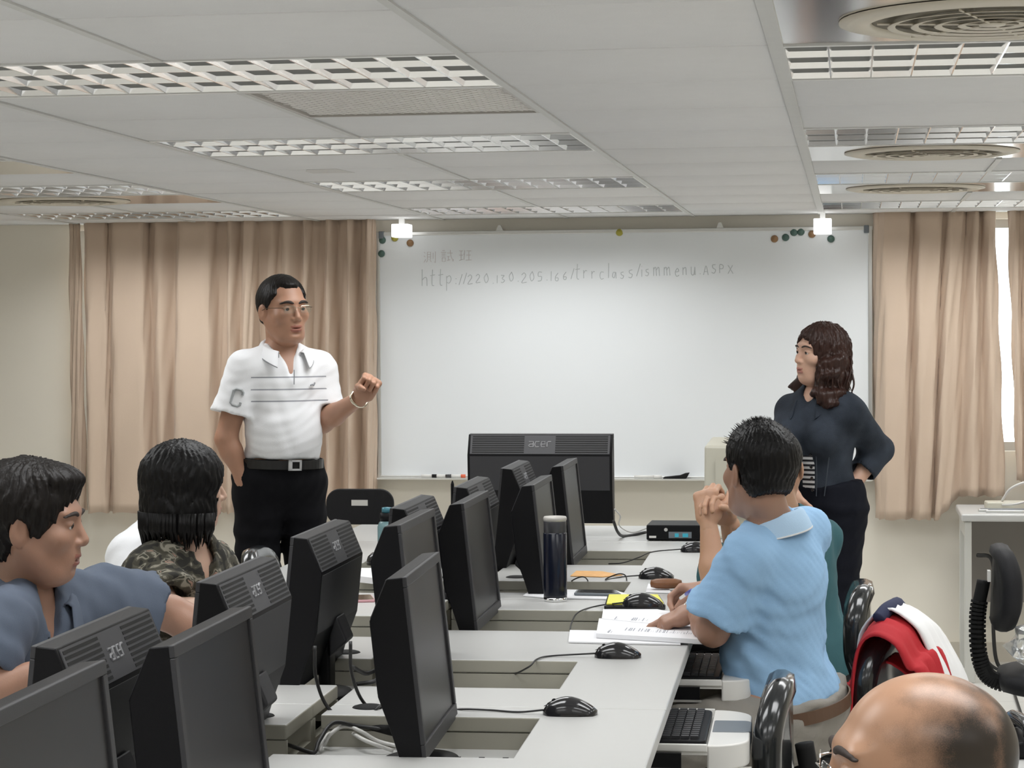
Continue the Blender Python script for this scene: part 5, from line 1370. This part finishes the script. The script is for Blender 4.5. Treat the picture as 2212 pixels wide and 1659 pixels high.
# ================= standing woman, denim jacket
p=Person('person','standing woman in a dark denim jacket with long brown hair',J(1782,1085,8.97),J(1768,857,8.95),deg(-33),bulk=.92,shw=.130,female=True,skin='skin_b')
p.el={-1:J(1893,972,9.06),1:J(1690,985,8.85)}; p.wr={-1:J(1830,1072,8.94),1:J(1712,1060,8.78)}
p.hands=[hand_prims(p.wr[-1],J(1812,1130,8.98)-p.wr[-1],np.array([-.6,.3,0]),-1,[(.3,.3,.2)]*4,.9),hand_prims(p.wr[1],np.array([.1,.0,-1]),np.array([.6,.3,0]),1,[(.3,.3,.2)]*4,.9)]
for q in (1,-1):
    p.kn[q]=p.hip[q]+np.array([-.03,.0,-.42])+p.f*.01; p.an[q]=np.array([p.kn[q][0]-.02,p.kn[q][1],.09])
p.toe={1:unit(p.f+p.r*.2),-1:unit(p.f-p.r*.2)}
hR=head_frame(deg(-58),pitch=.04,roll=-.04); hc=J(1771,768,8.94)
p.build_body(hc,hR,1.0); p.brows(th=.0026)
def h2(q):
    cap=ellq((0,-.016,.036),(.092,.108,.098))(q)
    x=np.abs(q[:,0]); 
    wav=.010*np.sin(q[:,2]*46+q[:,1]*20)+.006*np.sin(q[:,2]*95+q[:,0]*60)
    lobeL=d_ell(q-np.stack([wav,wav*.6,0*wav],1),V3((.072,-.030,-.070)),V3((.050,.074,.140)))
    lobeR=d_ell(q-np.stack([wav,-wav*.6,0*wav],1),V3((-.074,-.018,-.075)),V3((.048,.072,.135)))
    back=d_ell(q,V3((0,-.075,-.06)),V3((.085,.052,.135)))
    tipL=d_ell(q-np.stack([wav*1.5,wav,0*wav],1),V3((.088,-.005,-.155)),V3((.048,.055,.055)))
    tipR=d_ell(q-np.stack([wav*1.5,wav,0*wav],1),V3((-.085,.010,-.160)),V3((.050,.050,.050)))
    d=smin(cap,smin(lobeL,lobeR,.02),.02); d=smin(d,back,.03); d=smin(d,smin(tipL,tipR,.02),.03)
    # face opening, parted fringe
    face=d_ell(q,V3((-.004,.088,-.030)),V3((.060,.062,.098)))
    d=smax(d,-face,.012)
    return d
p.hair(h2,(-.15,-.15,-.22),(.15,.13,.15),'hair_brown',res=.0042,strand=.0055,freq=.75)
mb=MB(); r3=random.Random(21)
for k in range(26):
    q=1 if k%2 else -1; y0=r3.uniform(-.09,.03); z0=r3.uniform(-.06,.02)
    pts=[p.T(q*r3.uniform(.085,.10),y0,z0),p.T(q*r3.uniform(.095,.120),y0+r3.uniform(-.01,.01),z0-.05),p.T(q*r3.uniform(.09,.125),y0+r3.uniform(-.02,.02),z0-.10),p.T(q*r3.uniform(.09,.13),y0+r3.uniform(-.03,.03),z0-r3.uniform(.12,.16))]
    pp=smoothpath(pts,5); mb.tube(pp,[.0045*(1-i/len(pp))+.0008 for i in range(len(pp))],5)
mb.build('hair_strands','hair_brown',p.body,smooth=True,off=p.origin)['kind']='stuff'
def front_open(c):
    loc=(c-p.P)@p.R
    return ((np.abs(loc[:,0]+.004)<.026+.06*np.clip(.10-loc[:,2],0,.2))&(loc[:,1]>.03)&(loc[:,2]<.20)).astype(int)
p.shirt('denim',sleeve=1.50,inf=.016,hem=-.005,amp=.0075,seed=9,vneck=.05,wide=.024,res=.0075,name='jacket',mats=['denim','striped_top'],matfn=front_open,fx=11)
p.collar('denim',h=.042,front=30,tip=.08,r0=.058)
for (a_,h_) in ((.075,.235),(-.06,.235)):
    c=p.at(a_,.122,h_); MB().lathe([(.0003,.004),(.006,.003),(.0075,0)],12,cap=False).xf(Matrix.Translation(Vector(c))@Matrix([list(r) for r in p.R]).to_4x4()@Matrix.Rotation(-PI/2,4,'X')).build('button','chrome',p.body,off=p.origin)
for k in range(4):
    c=p.at(-.030,.124,.20-.045*k); MB().lathe([(.0003,.004),(.006,.003),(.0075,0)],12,cap=False).xf(Matrix.Translation(Vector(c))@Matrix([list(r) for r in p.R]).to_4x4()@Matrix.Rotation(-PI/2,4,'X')).build('button','gloss_black',p.body,off=p.origin)
def jfront(a,h,ex=.0): return p.at(a,math.sqrt(max(.02,1-(a/.152)**2))*.108+ex,h)
for sgn in (-1,1):
    flap=MB(); pts=[jfront(sgn*x_,h_,.014) for x_,h_ in ((.045,.255),(.105,.250),(.103,.232),(.074,.222),(.046,.236))]; flap.add([tuple(q) for q in pts],[tuple(range(5))]); flap.build('pocket_flap','denim',p.body,off=p.origin,solid=.005)
    MB().tube(smoothpath([jfront(sgn*.050,.225,.012),jfront(sgn*.048,.12,.014),jfront(sgn*.040,.04,.012)],5),.0022,5).build('seam','denim_edge',p.body,off=p.origin)
    MB().tube(smoothpath([jfront(sgn*.10,.225,.010),jfront(sgn*.085,.12,.012),jfront(sgn*.07,.04,.010)],5),.0022,5).build('seam','denim_edge',p.body,off=p.origin)
p.trousers('jeans_black',inf=.016,top=.08,wide=-.004,hipw=.014); p.shoes(); P2=p

# ================= seated man, light blue polo
p=Person('person','seated man in a light blue polo pointing at the open booklet',J(1712,1530,5.98),J(1670,1140,5.92),(-.86,.50),bulk=1.0,belly=.08,shw=.150,skin='skin_c')
p.el={-1:J(1540,1362,5.84),1:np.array([-.20,6.28,.82])}; p.wr={-1:J(1502,1318,6.06),1:np.array([-.385,6.36,.825])}
w=p.wr[-1]; t_=JZ(1440,1343,.775)
p.hands=[hand_prims(w,t_-w,np.array([-.05,.1,-1]),-1,[(.1,.25,.15),(.7,.9,.5),(.8,1.0,.6),(.9,1.0,.6)],1.0,thumb=(.5,.2)),
         hand_prims(p.wr[1],np.array([-.95,.20,-.10]),np.array([.1,-.6,-.8]),1,[(.75,.85,.4),(.9,.9,.5),(1.0,1.0,.6),(1.1,1.0,.6)],1.0,thumb=(.35,.55))]
p.kn={-1:p.hip[-1]+np.array([-.40,-.16,-.03]),1:p.hip[1]+np.array([-.40,.14,-.03])}
p.an={q:np.array([p.kn[q][0]+.05,p.kn[q][1],.09]) for q in (1,-1)}; p.toe={q:np.array([-1,0,0.]) for q in (1,-1)}
hR=head_frame((-.60,.80),pitch=.02,roll=0.0); hc=J(1638,1021,5.88)
p.build_body(hc,hR,1.0); p.brows()
def h3(q):
    d=short_hair(thick=.016,back=-.072,tilt=.56,cy=.006,vol=(0,0,.004))(q); return d
p.hair(h3,(-.11,-.14,-.10),(.11,.11,.16),'hair_black',strand=.003,freq=1.3)
mb=MB(); r3=random.Random(8)
for k in range(420):
    th=r3.uniform(0,2*PI); ph=r3.uniform(0,1.25); n_=np.array([math.sin(ph)*math.cos(th),math.sin(ph)*math.sin(th),math.cos(ph)])
    if n_[1]>.75 and n_[2]<.5: continue
    q0=np.array([0,-.014,.036])+n_*np.array([.083,.108,.098]); q1=q0+n_*r3.uniform(.008,.016)+np.array([r3.uniform(-.004,.004),.006,0])
    mb.tube([p.T(*q0),p.T(*q1)],[.0014,.0004],3)
mb.build('hair_spikes','hair_black',p.body,off=p.origin)['kind']='stuff'
def f3(c):
    loc=(c-p.P)@p.R
    return .004*np.sin(loc[:,2]*34+loc[:,0]*26+2*np.sin(loc[:,0]*9))*np.clip((.35-loc[:,2])*4,0,1)+.006*np.exp(-((loc[:,2]-.10)/.05)**2)*np.sin(loc[:,0]*30)
p.shirt('polo_blue',sleeve=.80,inf=.015,hem=.025,amp=.0055,seed=12,vneck=.07,wide=.030,res=.0075,extra=f3,flare=.02)
p.collar('polo_blue_light',h=.050,front=24,tip=.05,trim='polo_white',r0=.068)
p.trousers('trouser_grey',inf=.018,top=.045,amp=.007,seed=6); p.belt('belt_brown',h=.014,inf=.033,buckle=False); p.shoes()
d=unit(p.wr[-1]-p.el[-1]); c_=p.wr[-1]-d*.0; a_=unit(np.cross(d,[0,0,1])); b_=np.cross(d,a_)
MB().tube([c_+a_*.032*math.cos(t)+b_*.030*math.sin(t) for t in np.linspace(0,2*PI,25)],.004,8,cap=False).build('bracelet','chrome',p.body,smooth=True,off=p.origin)
P3=p
a_=JZ(1470,1292,.815); b_=JZ(1494,1275,.845)
t=empty('pen',tuple(a_),0,'blue and white pen held in the hand over the desk','pen'); dd=Vector(b_-a_)
MB().tube([(0,0,0),dd*.55],.0045,8).build('barrel','white_plastic',t,smooth=True); MB().tube([dd*.5,dd],.005,8).build('cap','blue_pen',t,smooth=True)

# ================= seated person in teal, hands clasped
p=Person('person','seated person in a teal shirt with clasped hands, behind light blue polo',J(1752,1425,7.36),J(1698,1130,7.33),(-.80,.60),bulk=.98,shw=.142,skin='skin_f')
p.sh[1]=p.sh[1]-p.U*.035; e1=JZ(1546,1268,.785); p.el={-1:e1,1:e1+np.array([.07,.22,.0])}
w1=J(1530,1128,e1[1]+.03); p.wr={-1:w1,1:w1+np.array([.055,.085,.0])}
up=np.array([-.16,.06,1.0])
p.hands=[hand_prims(p.wr[-1],np.array([-.10,.25,1]),np.array([.35,1,-.1]),-1,[(1.0,1.1,.6)]*4,1.0,thumb=(.5,.4)),
         hand_prims(p.wr[1],np.array([-.55,-.50,.85]),np.array([-.6,-1,.0]),1,[(.9,.8,.5)]*4,1.0,thumb=(.5,.4))]
p.kn={q:p.hip[q]+np.array([-.42,.02*q,-.02]) for q in (1,-1)}; p.an={q:np.array([p.kn[q][0]+.04,p.kn[q][1],.09]) for q in (1,-1)}; p.toe={q:np.array([-1,0,0.]) for q in (1,-1)}
p.build_body(J(1676,1013,7.32),head_frame((.0,1.0)),1.0,hres=.0045); p.hair(short_hair(thick=.014,back=-.075,tilt=.56,cy=.006),(-.11,-.14,-.10),(.11,.11,.15),'hair_black')
p.shirt('shirt_teal',sleeve=.80,inf=.022,hem=-.05,amp=.005,seed=14,wide=.03,vneck=.05); p.collar('shirt_teal',h=.04)
p.trousers('trouser_black',top=.0); p.shoes(); P4=p

# ================= seated man, slate polo, left side
p=Person('person','seated man in a slate blue polo reaching over the desk',J(-45,1715,4.72),J(60,1306,4.76),(.78,-.62),bulk=1.05,shw=.160,skin='skin_c')
p.sh={-1:J(226,1296,4.98),1:J(-5,1352,4.55)}; p.el={-1:J(372,1326,5.10),1:J(-70,1510,4.45)}; p.wr={-1:J(500,1400,5.12),1:J(130,1440,4.52)}
w=p.wr[-1]
p.hands=[hand_prims(w,J(580,1440,5.14)-w,np.array([.1,-.2,-1]),-1,[(.4,.5,.3)]*4,1.0),hand_prims(p.wr[1],J(230,1440,4.56)-p.wr[1],np.array([0,0,-1]),1,[(.4,.5,.3)]*4,1.0)]
p.kn={q:p.hip[q]+np.array([.36,.10*-q,-.05]) for q in (1,-1)}; p.an={q:np.array([p.kn[q][0]-.02,p.kn[q][1],.09]) for q in (1,-1)}; p.toe={q:np.array([1,0,0.]) for q in (1,-1)}
p.build_body(J(76,1138,4.72),head_frame((.985,.10),pitch=-.06,roll=.02),1.08,mouth=.004,hres=.003); p.brows(th=.0040)
def h5(q):
    cap=ellq((0,-.020,.042),(.092,.112,.100))(q); nape=ellq((0,-.062,-.030),(.064,.055,.062))(q)
    d=smin(cap,nape,.03); burn=np.minimum(ellq((.072,.022,.0),(.012,.016,.034))(q),ellq((-.072,.022,.0),(.012,.016,.034))(q))
    d=smax(d,plane_l((0,-.2,-1),.082)(q),.01)
    for s_ in (-1,1): d=smax(d,-ellq((s_*.092,-.008,-.012),(.022,.024,.036))(q),.006)
    top=ellq((0,.035,.100),(.066,.060,.028))(q)
    d=smin(d,top,.02); d=smax(d,plane_l((0,.865,-.5),.038)(q),.010); return d
p.hair(h5,(-.12,-.15,-.11),(.12,.13,.16),'hair_soft',strand=.0042,freq=.8)
p.shirt('polo_slate',sleeve=.66,inf=.022,hem=-.06,amp=.0055,seed=16,wide=.024,vneck=.09,res=.0075)
p.collar('polo_slate',h=.058,front=30,tip=.07,r0=.070,up=.022); p.trousers('trouser_black'); p.shoes(); P5=p

# ================= seated woman, camouflage top
p=Person('person','seated woman with a black bob in a camouflage print top',J(325,1505,5.98),J(398,1196,5.95),(.92,-.38),bulk=.96,shw=.132,female=True,skin='skin_d')
p.el={1:J(335,1380,5.74),-1:J(440,1330,6.16)}; p.wr={1:J(450,1300,5.82),-1:J(520,1290,6.18)}
p.el[1]=J(372,1330,5.72); p.wr[1]=J(478,1305,5.80); 
p.hands=[hand_prims(p.wr[q],np.array([1,.1*q,-.25]),np.array([0,0,-1]),q,[(.4,.5,.3)]*4,.9) for q in (1,-1)]
p.kn={q:p.hip[q]+np.array([.38,.02*-q,-.03]) for q in (1,-1)}; p.an={q:np.array([p.kn[q][0]-.02,p.kn[q][1],.09]) for q in (1,-1)}; p.toe={q:np.array([1,0,0.]) for q in (1,-1)}
p.build_body(J(404,1056,5.95),head_frame((.88,.48),pitch=-.02),1.0)
def h6(q):
    cap=ellq((0,-.016,.030),(.104,.118,.106))(q); sk=ellq((0,-.020,-.055),(.108,.108,.085))(q)
    d=smin(cap,sk,.03); edge=-.112+.016*np.sin(np.arctan2(q[:,0],q[:,1])*23)+.010*np.sin(np.arctan2(q[:,0],q[:,1])*51)
    d=smax(d,(edge-q[:,2])*.7,.006)
    face=d_ell(q,V3((0,.115,-.045)),V3((.064,.075,.100))); d=smax(d,-face,.010)
    return d
p.hair(h6,(-.13,-.15,-.16),(.13,.13,.15),'hair_black',res=.0042,strand=.0035,freq=.9)
mb=MB(); r3=random.Random(31)
for k in range(85):
    a=r3.uniform(0.75,2*PI-.75); x,y=.106*math.sin(a),.106*math.cos(a)-.02; L_=r3.uniform(.02,.055)
    pp=[p.T(x*.99,y*.99,-.06),p.T(x*.985,y*.985,-.105),p.T(x*.88+r3.uniform(-.01,.01),y*.88+r3.uniform(-.01,.01),-.11-L_)]
    mb.tube(pp,[.009,.008,.0008],5)
mb.build('hair_strands','hair_black',p.body,smooth=True,off=p.origin)['kind']='stuff'
p.shirt('camouflage',sleeve=.74,inf=.026,hem=-.08,amp=.005,seed=18,wide=.035,vneck=.10,neckr=.075); p.trousers('trouser_black'); p.shoes(); P6=p

# ================= seated person in white behind her
p=Person('person','seated person in a white shirt behind the woman in camouflage',J(290,1420,6.78),J(350,1158,6.76),(.95,-.25),bulk=1.02,shw=.152,skin='skin_f')
p.el={1:J(300,1300,6.56),-1:J(420,1275,7.0)}; p.wr={1:J(415,1262,6.62),-1:J(490,1240,7.0)}
p.hands=[hand_prims(p.wr[q],np.array([1,.1*q,-.12]),np.array([0,0,-1]),q,[(.4,.5,.3)]*4,1.0) for q in (1,-1)]
p.kn={q:p.hip[q]+np.array([.38,.02*-q,-.03]) for q in (1,-1)}; p.an={q:np.array([p.kn[q][0]-.02,p.kn[q][1],.09]) for q in (1,-1)}; p.toe={q:np.array([1,0,0.]) for q in (1,-1)}
p.build_body(J(388,1050,6.76),head_frame((.9,.4)),.96,hres=.0045); p.hair(short_hair(thick=.012,back=-.07,tilt=.56,cy=.006),(-.11,-.14,-.10),(.11,.11,.15),'hair_black')
p.shirt('shirt_white',sleeve=.80,inf=.022,hem=-.06,amp=.004,seed=22,wide=.03,vneck=.06); p.collar('shirt_white',h=.045,r0=.066); p.trousers('trouser_black'); p.shoes(); P7=p

# ================= balding man in the foreground
p=Person('person','balding man with cropped hair and glasses in front of the keyboard trays',np.array([.13,2.68,.55]),np.array([.10,2.66,.905]),(-1,.0),bulk=1.05,shw=.16,skin='skin_stubble')
p.el={1:np.array([-.08,2.93,.72]),-1:np.array([-.08,2.41,.72])}; p.wr={1:np.array([-.34,2.86,.78]),-1:np.array([-.34,2.50,.78])}
p.hands=[hand_prims(p.wr[q],np.array([-1,0,-.05]),np.array([0,0,-1]),q,[(.4,.5,.3)]*4,1.0) for q in (1,-1)]
p.kn={q:p.hip[q]+np.array([-.40,.02*q,-.05]) for q in (1,-1)}; p.an={q:np.array([p.kn[q][0]+.02,p.kn[q][1],.09]) for q in (1,-1)}; p.toe={q:np.array([-1,0,0.]) for q in (1,-1)}
hR=head_frame((-.985,-.12),pitch=.06); hc=J(1976,1690,2.64)
def stub(v):
    q=((v-hc)@hR)/1.06
    side=np.clip((np.abs(q[:,0])-.012)/.060,0,1)*np.clip((.048-q[:,1]+.25*np.clip(-q[:,2],0,1))/.095,0,1)
    back=np.clip((-.045-q[:,1])/.05,0,1)
    topthin=np.clip((.02-q[:,1])/.08,0,1)*.55*np.clip((q[:,2]-.03)/.03,0,1)
    low=np.clip((q[:,2]+.075)/.02,0,1)
    return np.clip(np.maximum(np.maximum(side,back*.95),topthin)*low,0,1)
p.build_body(hc,hR,1.06,attr=stub,lips='lip_stubble',hres=.0026); p.brows(th=.0042,lift=.001); p.glasses('chrome',rim=False)
p.shirt('shirt_dark',sleeve=.8,hem=-.05); p.collar('shirt_dark'); p.trousers('trouser_black',res=.014); p.shoes(); P8=p

# chairs under the people on the far side of the desks
for (pp,rz,lab,bt) in ((P5,0.0,'black vinyl chair under the man in slate polo',.78),(P6,0.0,'black vinyl chair under the woman in camouflage',.66),(P7,0.0,'black vinyl chair under the person in white',.66),(P8,PI,'black vinyl chair under the balding man',.78)):
    vinyl_chair('office_chair',(pp.P[0],pp.P[1],0),rz,lab,seat_z=.45,back_top=bt)
